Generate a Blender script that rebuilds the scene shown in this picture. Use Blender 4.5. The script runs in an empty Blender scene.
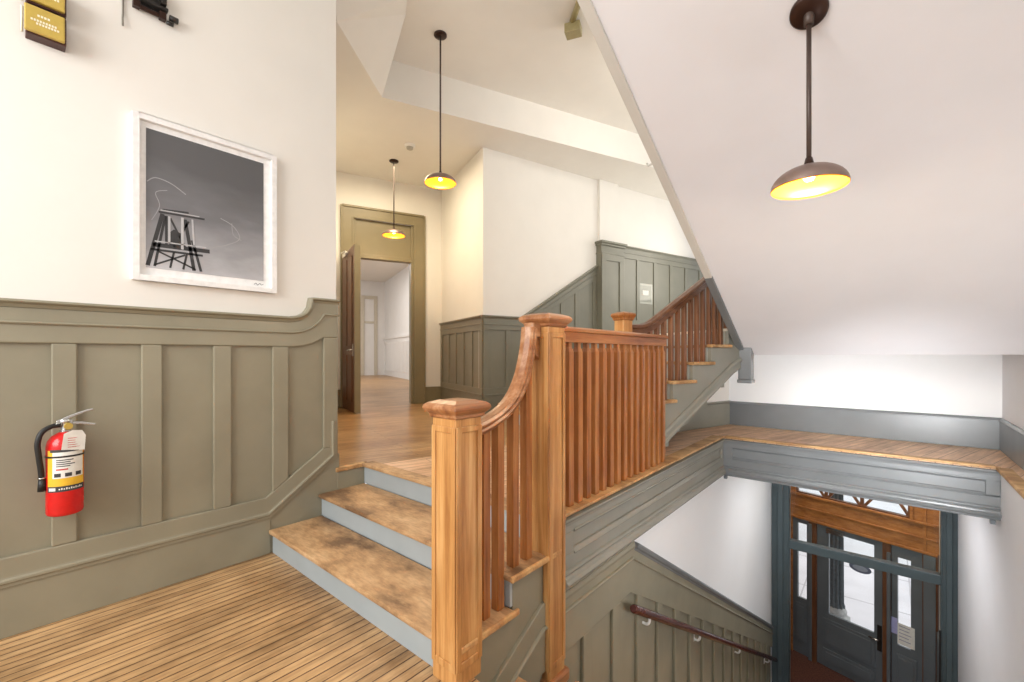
import bpy, bmesh, math, random
from mathutils import Vector
random.seed(7)
SC = bpy.context.scene
COL = SC.collection
PI = math.pi
R = math.radians

# ------------------------------------------------------------------ materials
def new_mat(name):
    m = bpy.data.materials.new(name); m.use_nodes = True
    nt = m.node_tree
    return m, nt, nt.nodes['Principled BSDF']

def N(nt, kind, **kw):
    n = nt.nodes.new(kind)
    for k, v in kw.items():
        if k in n.inputs: n.inputs[k].default_value = v
        else: setattr(n, k, v)
    return n

def ramp(nt, fac, stops):
    r = nt.nodes.new('ShaderNodeValToRGB')
    el = r.color_ramp.elements
    while len(el) < len(stops): el.new(0.5)
    for e, (p, c) in zip(el, stops):
        e.position = p; e.color = (*c, 1)
    nt.links.new(fac, r.inputs[0])
    return r.outputs[0]

def coords(nt, scale=(1, 1, 1), rot=(0, 0, 0)):
    g = nt.nodes.new('ShaderNodeNewGeometry')
    mp = nt.nodes.new('ShaderNodeMapping')
    mp.inputs['Scale'].default_value = scale
    mp.inputs['Rotation'].default_value = rot
    nt.links.new(g.outputs['Position'], mp.inputs['Vector'])
    return mp.outputs[0]

def bump(nt, b, h, strength, dist=0.01):
    bp = N(nt, 'ShaderNodeBump'); bp.inputs['Strength'].default_value = strength
    bp.inputs['Distance'].default_value = dist
    nt.links.new(h, bp.inputs['Height']); nt.links.new(bp.outputs[0], b.inputs['Normal'])

def paint(name, col, rough=0.5, var=0.06, bs=0.05, sc=3.0):
    m, nt, b = new_mat(name)
    n = N(nt, 'ShaderNodeTexNoise', Scale=sc, Detail=5.0)
    nt.links.new(coords(nt), n.inputs['Vector'])
    lo = tuple(c * (1 - var) for c in col); hi = tuple(min(1, c * (1 + var)) for c in col)
    nt.links.new(ramp(nt, n.outputs[0], [(0.3, lo), (0.7, hi)]), b.inputs['Base Color'])
    b.inputs['Roughness'].default_value = rough
    if bs:
        n2 = N(nt, 'ShaderNodeTexNoise', Scale=60.0, Detail=3.0)
        nt.links.new(coords(nt), n2.inputs['Vector'])
        bump(nt, b, n2.outputs[0], bs, 0.004)
    return m

def plain(name, col, rough=0.5, metal=0.0):
    m, nt, b = new_mat(name)
    b.inputs['Base Color'].default_value = (*col, 1)
    b.inputs['Roughness'].default_value = rough
    b.inputs['Metallic'].default_value = metal
    n = N(nt, 'ShaderNodeTexNoise', Scale=25.0, Detail=3.0)
    nt.links.new(coords(nt), n.inputs['Vector'])
    lo = tuple(c * 0.94 for c in col); hi = tuple(min(1, c * 1.06) for c in col)
    nt.links.new(ramp(nt, n.outputs[0], [(0.3, lo), (0.7, hi)]), b.inputs['Base Color'])
    return m

def wood(name, dark, mid, light, axis=2, rough=0.38, sc=26):
    m, nt, b = new_mat(name)
    s = [1.0, 1.0, 1.0]; s[axis] = 0.05
    n = N(nt, 'ShaderNodeTexNoise', Scale=float(sc), Detail=7.0, Roughness=0.7, Distortion=0.25)
    nt.links.new(coords(nt, tuple(s)), n.inputs['Vector'])
    n2 = N(nt, 'ShaderNodeTexNoise', Scale=2.6, Detail=3.0)
    nt.links.new(coords(nt), n2.inputs['Vector'])
    c1 = ramp(nt, n.outputs[0], [(0.30, dark), (0.5, mid), (0.72, light)])
    c2 = ramp(nt, n2.outputs[0], [(0.35, (0.72, 0.66, 0.6)), (0.65, (1.0, 1.0, 1.0))])
    mx = N(nt, 'ShaderNodeMixRGB', blend_type='MULTIPLY'); mx.inputs[0].default_value = 0.7
    nt.links.new(c1, mx.inputs[1]); nt.links.new(c2, mx.inputs[2])
    nt.links.new(mx.outputs[0], b.inputs['Base Color'])
    b.inputs['Roughness'].default_value = rough
    bump(nt, b, n.outputs[0], 0.12, 0.004)
    return m

def boards(name, angle, width, c1, c2, gapc, length=2.4, gap=0.004, rough=0.42, stain=(0.55, 0.45, 0.36), stain_sc=1.3, stain_amt=0.8):
    m, nt, b = new_mat(name)
    v = coords(nt, (1, 1, 1), (0, 0, -angle))
    br = N(nt, 'ShaderNodeTexBrick')
    br.inputs['Color1'].default_value = (*c1, 1); br.inputs['Color2'].default_value = (*c2, 1)
    br.inputs['Mortar'].default_value = (*gapc, 1)
    br.inputs['Scale'].default_value = 1.0
    br.inputs['Mortar Size'].default_value = gap
    br.inputs['Mortar Smooth'].default_value = 0.2
    br.inputs['Brick Width'].default_value = length
    br.inputs['Row Height'].default_value = width
    br.offset = 0.37
    nt.links.new(v, br.inputs['Vector'])
    # grain along the boards
    mp = nt.nodes.new('ShaderNodeMapping'); mp.inputs['Scale'].default_value = (0.06, 1, 1)
    nt.links.new(v, mp.inputs['Vector'])
    g = N(nt, 'ShaderNodeTexNoise', Scale=34.0, Detail=5.0, Roughness=0.65)
    nt.links.new(mp.outputs[0], g.inputs['Vector'])
    gc = ramp(nt, g.outputs[0], [(0.32, (0.55, 0.48, 0.42)), (0.6, (1, 1, 1)), (0.8, (1.12, 1.1, 1.05))])
    mx = N(nt, 'ShaderNodeMixRGB', blend_type='MULTIPLY'); mx.inputs[0].default_value = 0.8
    nt.links.new(br.outputs['Color'], mx.inputs[1]); nt.links.new(gc, mx.inputs[2])
    # traffic stains
    mp2 = nt.nodes.new('ShaderNodeMapping'); mp2.inputs['Scale'].default_value = (0.45, 1, 1)
    nt.links.new(v, mp2.inputs['Vector'])
    st = N(nt, 'ShaderNodeTexNoise', Scale=stain_sc * 2.2, Detail=6.0, Roughness=0.7)
    nt.links.new(mp2.outputs[0], st.inputs['Vector'])
    sc = ramp(nt, st.outputs[0], [(0.36, stain), (0.58, (1, 1, 1))])
    mx2 = N(nt, 'ShaderNodeMixRGB', blend_type='MULTIPLY'); mx2.inputs[0].default_value = stain_amt
    nt.links.new(mx.outputs[0], mx2.inputs[1]); nt.links.new(sc, mx2.inputs[2])
    nt.links.new(mx2.outputs[0], b.inputs['Base Color'])
    b.inputs['Roughness'].default_value = rough
    inv = N(nt, 'ShaderNodeMath', operation='SUBTRACT'); inv.inputs[0].default_value = 1.0
    nt.links.new(br.outputs['Fac'], inv.inputs[1])
    bump(nt, b, inv.outputs[0], 0.5, 0.004)
    return m

def worn(name, dark, mid, light, sc=3.0, rough=0.55):
    m, nt, b = new_mat(name)
    n = N(nt, 'ShaderNodeTexNoise', Scale=sc, Detail=8.0, Roughness=0.68)
    nt.links.new(coords(nt, (0.7, 1.2, 1)), n.inputs['Vector'])
    c = ramp(nt, n.outputs[0], [(0.38, dark), (0.51, mid), (0.66, light)])
    n2 = N(nt, 'ShaderNodeTexNoise', Scale=70.0, Detail=4.0)
    nt.links.new(coords(nt, (0.25, 1, 1)), n2.inputs['Vector'])
    c2 = ramp(nt, n2.outputs[0], [(0.35, (0.72, 0.7, 0.68)), (0.6, (1, 1, 1))])
    mx = N(nt, 'ShaderNodeMixRGB', blend_type='MULTIPLY'); mx.inputs[0].default_value = 0.7
    nt.links.new(c, mx.inputs[1]); nt.links.new(c2, mx.inputs[2])
    nt.links.new(mx.outputs[0], b.inputs['Base Color'])
    b.inputs['Roughness'].default_value = rough
    bump(nt, b, n2.outputs[0], 0.15, 0.003)
    return m

def emit(name, col, s):
    m, nt, b = new_mat(name)
    b.inputs['Base Color'].default_value = (*col, 1)
    b.inputs['Emission Color'].default_value = (*col, 1)
    b.inputs['Emission Strength'].default_value = s
    return m

def glass(name, tint=(0.97, 0.985, 0.98), refl=0.06):
    m, nt, b = new_mat(name)
    nt.nodes.remove(b)
    out = nt.nodes['Material Output']
    tr = N(nt, 'ShaderNodeBsdfTransparent'); tr.inputs['Color'].default_value = (*tint, 1)
    gl = N(nt, 'ShaderNodeBsdfGlossy'); gl.inputs['Roughness'].default_value = 0.03
    fr = N(nt, 'ShaderNodeFresnel'); fr.inputs['IOR'].default_value = 1.35
    mx = N(nt, 'ShaderNodeMixShader')
    nt.links.new(fr.outputs[0], mx.inputs[0])
    nt.links.new(tr.outputs[0], mx.inputs[1]); nt.links.new(gl.outputs[0], mx.inputs[2])
    nt.links.new(mx.outputs[0], out.inputs['Surface'])
    return m

M = {}
M['plaster'] = paint('white_plaster', (0.82, 0.79, 0.735), 0.7, 0.015, 0.04)
M['plaster_cool'] = paint('soffit_plaster', (0.79, 0.785, 0.81), 0.7, 0.015, 0.04)
M['white_far'] = paint('bright_white_plaster', (0.86, 0.865, 0.87), 0.7, 0.01, 0.04)
M['grey'] = paint('grey_green_paint', (0.278, 0.255, 0.182), 0.27, 0.07, 0.06)
M['grey2'] = paint('grey_paint', (0.262, 0.256, 0.215), 0.27, 0.06, 0.06)
M['slate'] = paint('slate_paint', (0.185, 0.198, 0.205), 0.27, 0.06, 0.06)
M['darkslate'] = paint('dark_slate_paint', (0.085, 0.115, 0.125), 0.3, 0.08, 0.05)
M['doorgrey'] = paint('dark_door_paint', (0.135, 0.155, 0.17), 0.35, 0.08, 0.05)
M['bandwhite'] = paint('stringer_paint', (0.62, 0.60, 0.55), 0.5, 0.03, 0.04)
M['olive'] = paint('olive_trim_paint', (0.25, 0.205, 0.115), 0.4, 0.06, 0.05)
M['riser'] = paint('pale_blue_grey_paint', (0.37, 0.415, 0.43), 0.5, 0.06, 0.05)
M['taupe'] = paint('taupe_panel_paint', (0.215, 0.188, 0.13), 0.36, 0.06, 0.05)
M['stairgrey'] = paint('stair_panel_paint', (0.195, 0.188, 0.142), 0.34, 0.06, 0.05)
M['white'] = paint('white_gloss_paint', (0.82, 0.81, 0.79), 0.35, 0.02, 0.0)
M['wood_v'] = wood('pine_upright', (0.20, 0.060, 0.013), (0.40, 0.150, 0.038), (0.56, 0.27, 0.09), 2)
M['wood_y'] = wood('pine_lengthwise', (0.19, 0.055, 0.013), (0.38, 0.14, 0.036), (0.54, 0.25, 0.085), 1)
M['newel'] = wood('pine_newel', (0.33, 0.13, 0.034), (0.58, 0.29, 0.095), (0.76, 0.48, 0.21), 2, 0.34, 18)
M['rail_worn'] = wood('worn_pine_rail', (0.17, 0.05, 0.018), (0.38, 0.16, 0.06), (0.62, 0.38, 0.23), 1, 0.32, 14)
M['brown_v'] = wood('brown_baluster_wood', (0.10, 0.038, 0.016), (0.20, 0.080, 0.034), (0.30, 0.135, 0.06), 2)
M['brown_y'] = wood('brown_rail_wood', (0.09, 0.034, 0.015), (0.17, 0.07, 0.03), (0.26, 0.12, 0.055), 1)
M['vest'] = wood('orange_vestibule_wood', (0.24, 0.085, 0.022), (0.42, 0.17, 0.05), (0.55, 0.25, 0.085), 0, 0.35, 18)
M['vest_dark'] = wood('dark_vestibule_wood', (0.09, 0.035, 0.015), (0.17, 0.07, 0.03), (0.24, 0.11, 0.05), 2, 0.4)
M['mahogany'] = wood('dark_red_handrail', (0.035, 0.008, 0.006), (0.075, 0.016, 0.012), (0.12, 0.03, 0.02), 1, 0.2)
M['floor_low'] = boards('narrow_floor_boards', R(90), 0.058, (0.68, 0.44, 0.22), (0.56, 0.34, 0.155), (0.13, 0.06, 0.025), stain=(0.40, 0.36, 0.31), stain_sc=1.2)
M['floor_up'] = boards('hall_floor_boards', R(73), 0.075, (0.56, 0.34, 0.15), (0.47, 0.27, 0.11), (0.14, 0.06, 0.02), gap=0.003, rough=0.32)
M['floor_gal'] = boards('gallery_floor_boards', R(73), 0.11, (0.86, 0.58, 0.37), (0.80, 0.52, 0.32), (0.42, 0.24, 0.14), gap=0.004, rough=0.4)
M['tread'] = worn('worn_tread_wood', (0.21, 0.115, 0.055), (0.52, 0.31, 0.15), (0.70, 0.46, 0.25), 2.6)
M['nosing'] = worn('worn_nosing_wood', (0.36, 0.19, 0.075), (0.56, 0.33, 0.14), (0.68, 0.44, 0.21), 5.0)
M['steptread'] = worn('step_end_wood', (0.48, 0.24, 0.09), (0.64, 0.36, 0.14), (0.74, 0.46, 0.2), 6.0)
M['black'] = plain('black_metal', (0.015, 0.012, 0.010), 0.4)
M['rubber'] = plain('black_rubber', (0.012, 0.012, 0.012), 0.5)
M['bronze'] = plain('dark_bronze', (0.045, 0.022, 0.016), 0.35, 0.6)
M['rod'] = plain('bronze_rod', (0.075, 0.05, 0.04), 0.4, 0.2)
M['shade_out'] = plain('mottled_bronze_shade', (0.30, 0.22, 0.19), 0.38, 0.85)
M['shade_in'] = plain('gold_leaf', (0.88, 0.31, 0.022), 0.35, 0.5)
M['bulb'] = emit('warm_bulb', (1.0, 0.68, 0.28), 7.0)
M['chrome'] = plain('brushed_metal', (0.62, 0.62, 0.60), 0.25, 1.0)
M['red'] = plain('red_enamel', (0.62, 0.012, 0.012), 0.22)
M['yellow'] = plain('yellow_label', (0.80, 0.48, 0.03), 0.5)
M['paper'] = plain('white_paper', (0.82, 0.81, 0.76), 0.7)
M['paper_blue'] = plain('lavender_paper', (0.42, 0.43, 0.72), 0.7)
M['ink'] = plain('dark_ink', (0.04, 0.04, 0.045), 0.6)
M['redink'] = plain('red_ink', (0.55, 0.06, 0.05), 0.6)
M['inkblue'] = plain('grey_blue_ink', (0.36, 0.36, 0.46), 0.6)
M['gold'] = plain('gold_enamel', (0.52, 0.37, 0.075), 0.4)
M['goldtxt'] = plain('pale_print', (0.85, 0.80, 0.62), 0.5)
M['maroon'] = plain('dark_maroon_metal', (0.06, 0.018, 0.012), 0.45)
M['olivebox'] = plain('olive_metal', (0.34, 0.29, 0.14), 0.4)
M['frame'] = plain('white_frame_lacquer', (0.86, 0.85, 0.84), 0.4)
M['mat'] = plain('white_mount_board', (0.88, 0.88, 0.87), 0.7)
M['carpet'] = paint('red_entry_carpet', (0.10, 0.035, 0.022), 0.95, 0.5, 0.3, 40.0)
M['glass'] = glass('clear_glass')
M['iron'] = paint('dark_cast_iron', (0.06, 0.07, 0.075), 0.5, 0.3, 0.2, 20.0)
M['ironbase'] = paint('grey_stone_base', (0.33, 0.33, 0.32), 0.7, 0.2, 0.2, 12.0)
M['sidewalk'] = paint('pale_pavement', (0.76, 0.75, 0.80), 0.9, 0.08, 0.1, 1.2)
M['curb'] = paint('pavement_joint', (0.50, 0.49, 0.53), 0.9, 0.1, 0.1, 2.0)
M['white_wood'] = paint('white_panel_paint', (0.80, 0.775, 0.74), 0.5, 0.02, 0.0)
M['plate'] = plain('pale_glare_plate', (0.42, 0.42, 0.36), 0.15)  # pale tone imitating glare on the stair panelling
# grey photograph of a stormy sky, lighter towards its horizon because the print itself is
def print_mat():
    m, nt, b = new_mat('grey_sky_print')
    g = nt.nodes.new('ShaderNodeNewGeometry'); sp = nt.nodes.new('ShaderNodeSeparateXYZ')
    nt.links.new(g.outputs['Position'], sp.inputs[0])
    mr = N(nt, 'ShaderNodeMapRange'); mr.inputs['From Min'].default_value = 2.04; mr.inputs['From Max'].default_value = 2.94
    nt.links.new(sp.outputs['Z'], mr.inputs['Value'])
    n = N(nt, 'ShaderNodeTexNoise', Scale=3.2, Detail=6.0)
    nt.links.new(coords(nt, (1, 1, 2.6)), n.inputs['Vector'])
    ad = N(nt, 'ShaderNodeMath', operation='MULTIPLY_ADD')
    nt.links.new(n.outputs[0], ad.inputs[0]); ad.inputs[1].default_value = 0.42
    nt.links.new(mr.outputs[0], ad.inputs[2])
    c = ramp(nt, ad.outputs[0], [(0.16, (0.56, 0.56, 0.59)), (0.42, (0.31, 0.31, 0.325)), (0.7, (0.17, 0.17, 0.18)), (1.0, (0.11, 0.11, 0.115))])
    nt.links.new(c, b.inputs['Base Color']); b.inputs['Roughness'].default_value = 0.35
    return m
M['sky_print'] = print_mat()
M['print_dark'] = plain('dark_print_ink', (0.035, 0.035, 0.037), 0.5)
M['print_mid'] = plain('mid_print_ink', (0.34, 0.34, 0.35), 0.5)
M['print_light'] = plain('light_print_ink', (0.50, 0.50, 0.51), 0.5)

# ------------------------------------------------------------------ mesh helpers
BASE = {}
def base_of(o):
    return BASE.get(o.name, Vector((0, 0, 0))) if o else Vector((0, 0, 0))

def frame(P, D, Nn):
    return lambda t, n, z: Vector((P[0] + t * D[0] + n * Nn[0], P[1] + t * D[1] + n * Nn[1], z))
WORLD = lambda x, y, z: Vector((x, y, z))

class MB:
    def __init__(s, F=WORLD):
        s.v = []; s.f = []; s.F = F; s.sm = []
    def add(s, vs, fs, smooth=False):
        o = len(s.v); s.v += [s.F(*p) for p in vs]
        for f in fs:
            s.f.append([i + o for i in f]); s.sm.append(smooth)
    def box(s, a0, a1, b0, b1, c0, c1):
        vs = [(a, b, c) for a in (a0, a1) for b in (b0, b1) for c in (c0, c1)]
        s.add(vs, [(0, 1, 3, 2), (4, 6, 7, 5), (0, 4, 5, 1), (2, 3, 7, 6), (0, 2, 6, 4), (1, 5, 7, 3)])
        return s
    def loft(s, rings, closed=True, caps=True, smooth=False):
        k = len(rings[0]); vs = [p for r in rings for p in r]; fs = []
        for i in range(len(rings) - 1):
            for j in range(k if closed else k - 1):
                a = i * k + j; b = i * k + (j + 1) % k
                fs.append((a, b, b + k, a + k))
        s.add(vs, fs, smooth)
        if caps:
            s.add(list(rings[0]), [tuple(range(k))]); s.add(list(rings[-1]), [tuple(range(k))])
        return s
    def polytz(s, poly, n0, n1):       # outline in (t, z), thickness along n
        return s.loft([[(t, n0, z) for t, z in poly], [(t, n1, z) for t, z in poly]])
    def polyxy(s, poly, z0, z1):       # outline in plan
        return s.loft([[(x, y, z0) for x, y in poly], [(x, y, z1) for x, y in poly]])
    def polynz(s, poly, t0, t1):
        return s.loft([[(t0, n, z) for n, z in poly], [(t1, n, z) for n, z in poly]])
    def sweep(s, path, prof, smooth=False):   # moulding: path in (t, z), profile of (n, offset along path normal)
        rings = []
        for i, (t, z) in enumerate(path):
            d1 = d2 = None
            if i > 0: d1 = Vector((t - path[i-1][0], z - path[i-1][1])).normalized()
            if i < len(path) - 1: d2 = Vector((path[i+1][0] - t, path[i+1][1] - z)).normalized()
            d = d1 if d2 is None else d2 if d1 is None else (d1 + d2).normalized()
            nn = Vector((-d.y, d.x)); k = 1.0
            if d1 is not None and d2 is not None:
                k = 1.0 / max(0.35, nn.dot(Vector((-d1.y, d1.x))))
            rings.append([(t + nn.x * o * k, n, z + nn.y * o * k) for n, o in prof])
        return s.loft(rings, smooth=smooth)
    def tube(s, path, r, seg=12, smooth=True):
        pts = [Vector(p) for p in path]; rings = []
        rr = r if isinstance(r, (list, tuple)) else [r] * len(pts)
        up = None
        for i, p in enumerate(pts):
            d = (pts[min(i+1, len(pts)-1)] - pts[max(i-1, 0)]).normalized()
            if up is None:
                up = Vector((0, 0, 1)) if abs(d.z) < 0.9 else Vector((1, 0, 0))
            a = (up - d * up.dot(d)).normalized(); up = a; b = d.cross(a)
            rings.append([tuple(p + (a * math.cos(2*PI*k/seg) + b * math.sin(2*PI*k/seg)) * rr[i]) for k in range(seg)])
        return s.loft(rings, smooth=smooth)
    def lathe(s, prof, c=(0, 0, 0), seg=40, smooth=True, caps=True):
        rings = [[(c[0] + r * math.cos(2*PI*k/seg), c[1] + r * math.sin(2*PI*k/seg), c[2] + z) for k in range(seg)] for r, z in prof]
        return s.loft(rings, caps=caps, smooth=smooth)
    def pyramid_cap(s, x0, x1, y0, y1, rows):   # rows of (overhang, z): stacked square outlines
        rings = [[(x0 - e, y0 - e, z), (x1 + e, y0 - e, z), (x1 + e, y1 + e, z), (x0 - e, y1 + e, z)] for e, z in rows]
        return s.loft(rings)
    def build(s, name, mat, parent=None, bevel=0.0, loc=None, seg=2):
        me = bpy.data.meshes.new(name)
        b0 = base_of(parent)
        org = Vector(loc) if (loc is not None and parent is None) else Vector((0, 0, 0))
        off = b0 if parent else org
        me.from_pydata([tuple(v - off) for v in s.v], [], s.f)
        me.polygons.foreach_set('use_smooth', s.sm)
        bm = bmesh.new(); bm.from_mesh(me)
        bmesh.ops.remove_doubles(bm, verts=bm.verts, dist=1e-5)
        bmesh.ops.recalc_face_normals(bm, faces=bm.faces)
        bm.to_mesh(me); bm.free()
        me.materials.append(mat)
        o = bpy.data.objects.new(name, me); COL.objects.link(o)
        if parent: o.parent = parent; BASE[o.name] = b0
        else: o.location = org; BASE[o.name] = org
        if bevel:
            bv = o.modifiers.new('bevel', 'BEVEL'); bv.width = bevel; bv.segments = seg
            bv.limit_method = 'ANGLE'; bv.angle_limit = R(40)
        return o

def structure(o):
    o['kind'] = 'structure'; return o
def tag(o, label, cat, group=None):
    o['label'] = label; o['category'] = cat
    if group: o['group'] = group
    return o
def thing(name, loc, label, cat, group=None):
    o = bpy.data.objects.new(name, None); COL.objects.link(o)
    o.empty_display_size = 0.1; o.location = loc; BASE[o.name] = Vector(loc)
    return tag(o, label, cat, group)
def dup_part(o, parent, off, name=None):
    c = o.copy(); COL.objects.link(c); c.parent = parent
    c.location = Vector(o.location) + Vector(off); BASE[c.name] = base_of(parent)
    return c
def copy_tree(o, parent=None):
    c = o.copy(); COL.objects.link(c)
    if parent: c.parent = parent
    for ch in [x for x in bpy.data.objects if x.parent == o]: copy_tree(ch, c)
    return c
def smooth_path(pts, n=6):   # Catmull-Rom
    out = []
    P = [pts[0]] + list(pts) + [pts[-1]]
    for i in range(1, len(P) - 2):
        for k in range(n):
            u = k / n
            out.append(tuple(0.5 * ((2*b) + (-a + c)*u + (2*a - 5*b + 4*c - d)*u*u + (-a + 3*b - 3*c + d)*u**3)
                       for a, b, c, d in zip(P[i-1], P[i], P[i+1], P[i+2])))
    out.append(tuple(pts[-1])); return out

# ------------------------------------------------------------------ the plan
XL = -3.58            # plaster of the left wall
ZU = 0.54             # hall and gallery floor, three risers above the low floor
ZE = -4.2            # entrance floor
a17 = (math.sin(R(17)), math.cos(R(17))); n17 = (a17[1], -a17[0])
a22 = (math.sin(R(22)), math.cos(R(22))); n22 = (a22[1], -a22[0])
b22 = (-a22[1], a22[0])
CC = (-4.96, 5.09)    # outside corner of hallway and stair wall
KK = (-6.905, 5.876)  # corner of hallway and door wall
PN = (-1.19, 5.4)     # inner corner of the half landing
FS = (-1.676, 6.6)
ZL = 1.786            # half landing

# ---- floors
structure(MB().box(-3.75, 0.74, -3.4, 1.44, -0.25, 0.0).build('floor', M['floor_low']))
hall_poly = [(-1.53, 2.13), (-1.53, 5.60), (0.74, 5.60), (0.74, -3.4), (0.95, -3.4), (0.95, 6.75), (-1.5, 6.75), (-1.5, 11.5), (-4.0, 22), (-24, 22), (-24, 2.0), (-3.72, 1.9), (-3.58, 1.885), (-3.58, 2.13)]
gal_poly = [(-1.53, 2.16), (-1.53, 5.60), (0.74, 5.60), (0.74, -3.4), (0.95, -3.4), (0.95, 6.75), (-1.5, 6.75), (-2.4, 6.75), (-3.4, 2.16)]
hall2_poly = [(-3.4, 2.16), (-2.4, 6.75), (-1.5, 6.75), (-1.5, 11.5), (-4.0, 22), (-24, 22), (-24, 2.0), (-3.72, 1.9), (-3.58, 1.885), (-3.58, 2.16)]
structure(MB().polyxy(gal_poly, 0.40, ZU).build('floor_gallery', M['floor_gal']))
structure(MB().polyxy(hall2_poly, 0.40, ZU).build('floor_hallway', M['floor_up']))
structure(MB().polyxy([(-1.6, 7.7), (0.9, 7.7), (0.9, 9.40), (-1.6, 10.11)], ZE - 0.2, ZE).build('floor_entrance', M['carpet']))

# ---- left wall
structure(MB().box(XL - 0.15, XL, -3.4, 1.88, -0.2, 5.4).build('wall_left', M['plaster']))
FR = frame((-3.58, 1.88), b22, (-0.3746, -0.9272))
structure(MB(FR).box(0.15, 4.75, 0.0, 0.15, 0.4, 5.4).build('wall_passage', M['plaster']))

FL = frame((XL, 0), (0, 1), (1, 0))
arc_cap = [(1.49, 1.787), (1.555, 1.80), (1.605, 1.83), (1.638, 1.88), (1.652, 1.95)]
arc_rail = [(1.50, 1.565), (1.58, 1.572), (1.66, 1.594), (1.72, 1.622), (1.756, 1.645)]
w = MB(FL)
w.polytz([(-3.4, 0.0), (1.88, 0.0), (1.88, 1.93), (1.66, 1.93)] + [(t, z - 0.03) for t, z in arc_cap[::-1]] + [(-3.4, 1.757)], 0.0, 0.006)
wl = structure(w.build('trim_1', M['grey']))
tr = MB(FL)
tr.polytz([(-3.4, 1.565)] + arc_rail + [(1.88, 1.645), (1.88, 1.93), (1.66, 1.93)] + [(t, z - 0.03) for t, z in arc_cap[::-1]] + [(-3.4, 1.757)], 0.006, 0.034)
tr.build('top_rail', M['grey'], wl, 0.007)
stiles = [(-0.70, -0.595), (-0.28, -0.175), (0.197, 0.301), (0.587, 0.692), (0.974, 1.084), (1.359, 1.476)]
stiles = [(-1.36, -1.255), (-0.97, -0.865), (-0.58, -0.475), (-0.19, -0.085)] + stiles[2:]
def brail_top(t): return 0.427 if t < 1.31 else 0.427 + (t - 1.31) * 0.675
for a, b in stiles:
    st = MB(FL); st.polytz([(a, brail_top(a) - 0.0), (b, brail_top(b)), (b, 1.565), (a, 1.565)], 0.006, 0.033)
    st.build('stile', M['grey'], wl, 0.007)
st = MB(FL); st.polytz([(1.756, brail_top(1.756)), (1.88, brail_top(1.756)), (1.88, 1.645), (1.756, 1.645)], 0.006, 0.0335)
st.build('stile', M['grey'], wl, 0.007)
br = MB(FL); br.polytz([(-3.4, 0.31), (1.335, 0.31), (1.83, 0.64), (1.88, 0.64), (1.88, brail_top(1.756)), (1.756, brail_top(1.756)), (1.31, 0.427), (-3.4, 0.427)], 0.006, 0.034)
br.build('bottom_rail', M['grey'], wl, 0.007)
cap = MB(FL); cap.sweep([(-3.4, 1.787)] + arc_cap + [(1.66, 1.952), (1.885, 1.954)], [(0, -0.03), (0.034, -0.03), (0.04, -0.02), (0.044, -0.012), (0.06, -0.006), (0.066, 0.0), (0.06, 0.012), (0.0, 0.016)])
cap.build('chair_rail', M['grey'], wl, 0.003)
bd = MB(FL); bd.sweep([(-3.4, 1.675), (1.50, 1.675), (1.57, 1.684), (1.64, 1.712), (1.70, 1.757), (1.735, 1.80), (1.755, 1.832), (1.885, 1.836)], [(0.02, -0.009), (0.042, -0.009), (0.050, 0.0), (0.044, 0.009), (0.02, 0.009)])
bd.build('bead_moulding', M['grey'], wl, 0.002)
pl = MB(FL); pl.polytz([(-3.4, 0.0), (1.90, 0.0), (1.90, 0.66), (1.835, 0.655), (1.335, 0.30), (-3.4, 0.30)], 0.0, 0.021)
pl.polytz([(-3.4, 0.0), (1.345, 0.0), (1.345, 0.285), (-3.4, 0.285)], 0.02, 0.028)
pl.build('plinth', M['grey'], wl, 0.004)
pc = MB(FL); pc.sweep([(-3.4, 0.297), (1.333, 0.297), (1.842, 0.655), (1.842, 0.945)], [(0.015, -0.03), (0.036, -0.03), (0.036, -0.008), (0.046, -0.004), (0.046, 0.012), (0.036, 0.016), (0.034, 0.028), (0.015, 0.028)])
pc.build('plinth_moulding', M['grey'], wl, 0.003)

structure(MB().box(-3.72, -3.556, 1.88, 2.14, 0.0, 0.505).build('trim_24', M['grey'], None, 0.003))
structure(MB().box(-3.60, -3.545, 1.865, 2.14, 0.505, ZU + 0.003).build('trim_25', M['nosing'], None, 0.008))
# ---- door wall at the end of the hallway
FD = frame(KK, a22, n22)
dw = MB(FD)
dw.box(-2.75, -1.80, -0.16, 0, ZU, 5.0).box(-0.48, 0.1, -0.16, 0, ZU, 5.0).box(-1.80, -0.48, -0.16, 0, 4.1, 5.0)
structure(dw.build('wall_hallway_end', M['plaster']))
t6 = MB(FD)
t6.box(-1.911, -1.709, 0, 0.03, ZU, 4.23).box(-0.573, -0.364, 0, 0.03, ZU, 4.23).box(-1.709, -0.573, 0, 0.03, 4.05, 4.23)
t6.box(-1.709, -1.66, -0.16, 0.0, ZU, 4.05).box(-0.622, -0.573, -0.16, 0.0, ZU, 4.05).box(-1.66, -0.622, -0.16, 0.0, 3.32, 3.40)
dc = structure(t6.build('trim_2', M['olive'], None, 0.006))
t6 = MB(FD); t6.box(-1.66, -0.622, -0.06, -0.03, 3.40, 4.05); t6.build('transom_panel', M['olive'], dc)
t6 = MB(FD); t6.box(-1.93, -1.90, 0, 0.05, ZU, 4.26).box(-0.375, -0.345, 0, 0.05, ZU, 4.26).box(-1.90, -0.375, 0, 0.05, 4.23, 4.27)
t6.box(-1.735, -1.705, 0.025, 0.04, ZU, 4.06).box(-0.577, -0.547, 0.025, 0.04, ZU, 4.06).box(-1.705, -0.577, 0.025, 0.04, 4.04, 4.07)
t6.build('casing_moulding', M['olive'], dc, 0.006)
structure(MB(FD).box(-0.345, 0.0, 0, 0.025, ZU, 0.84).box(-0.345, 0.0, 0.0, 0.034, 0.84, 0.865).build('baseboard_hallway_end', M['olive'], None, 0.004))
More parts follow.
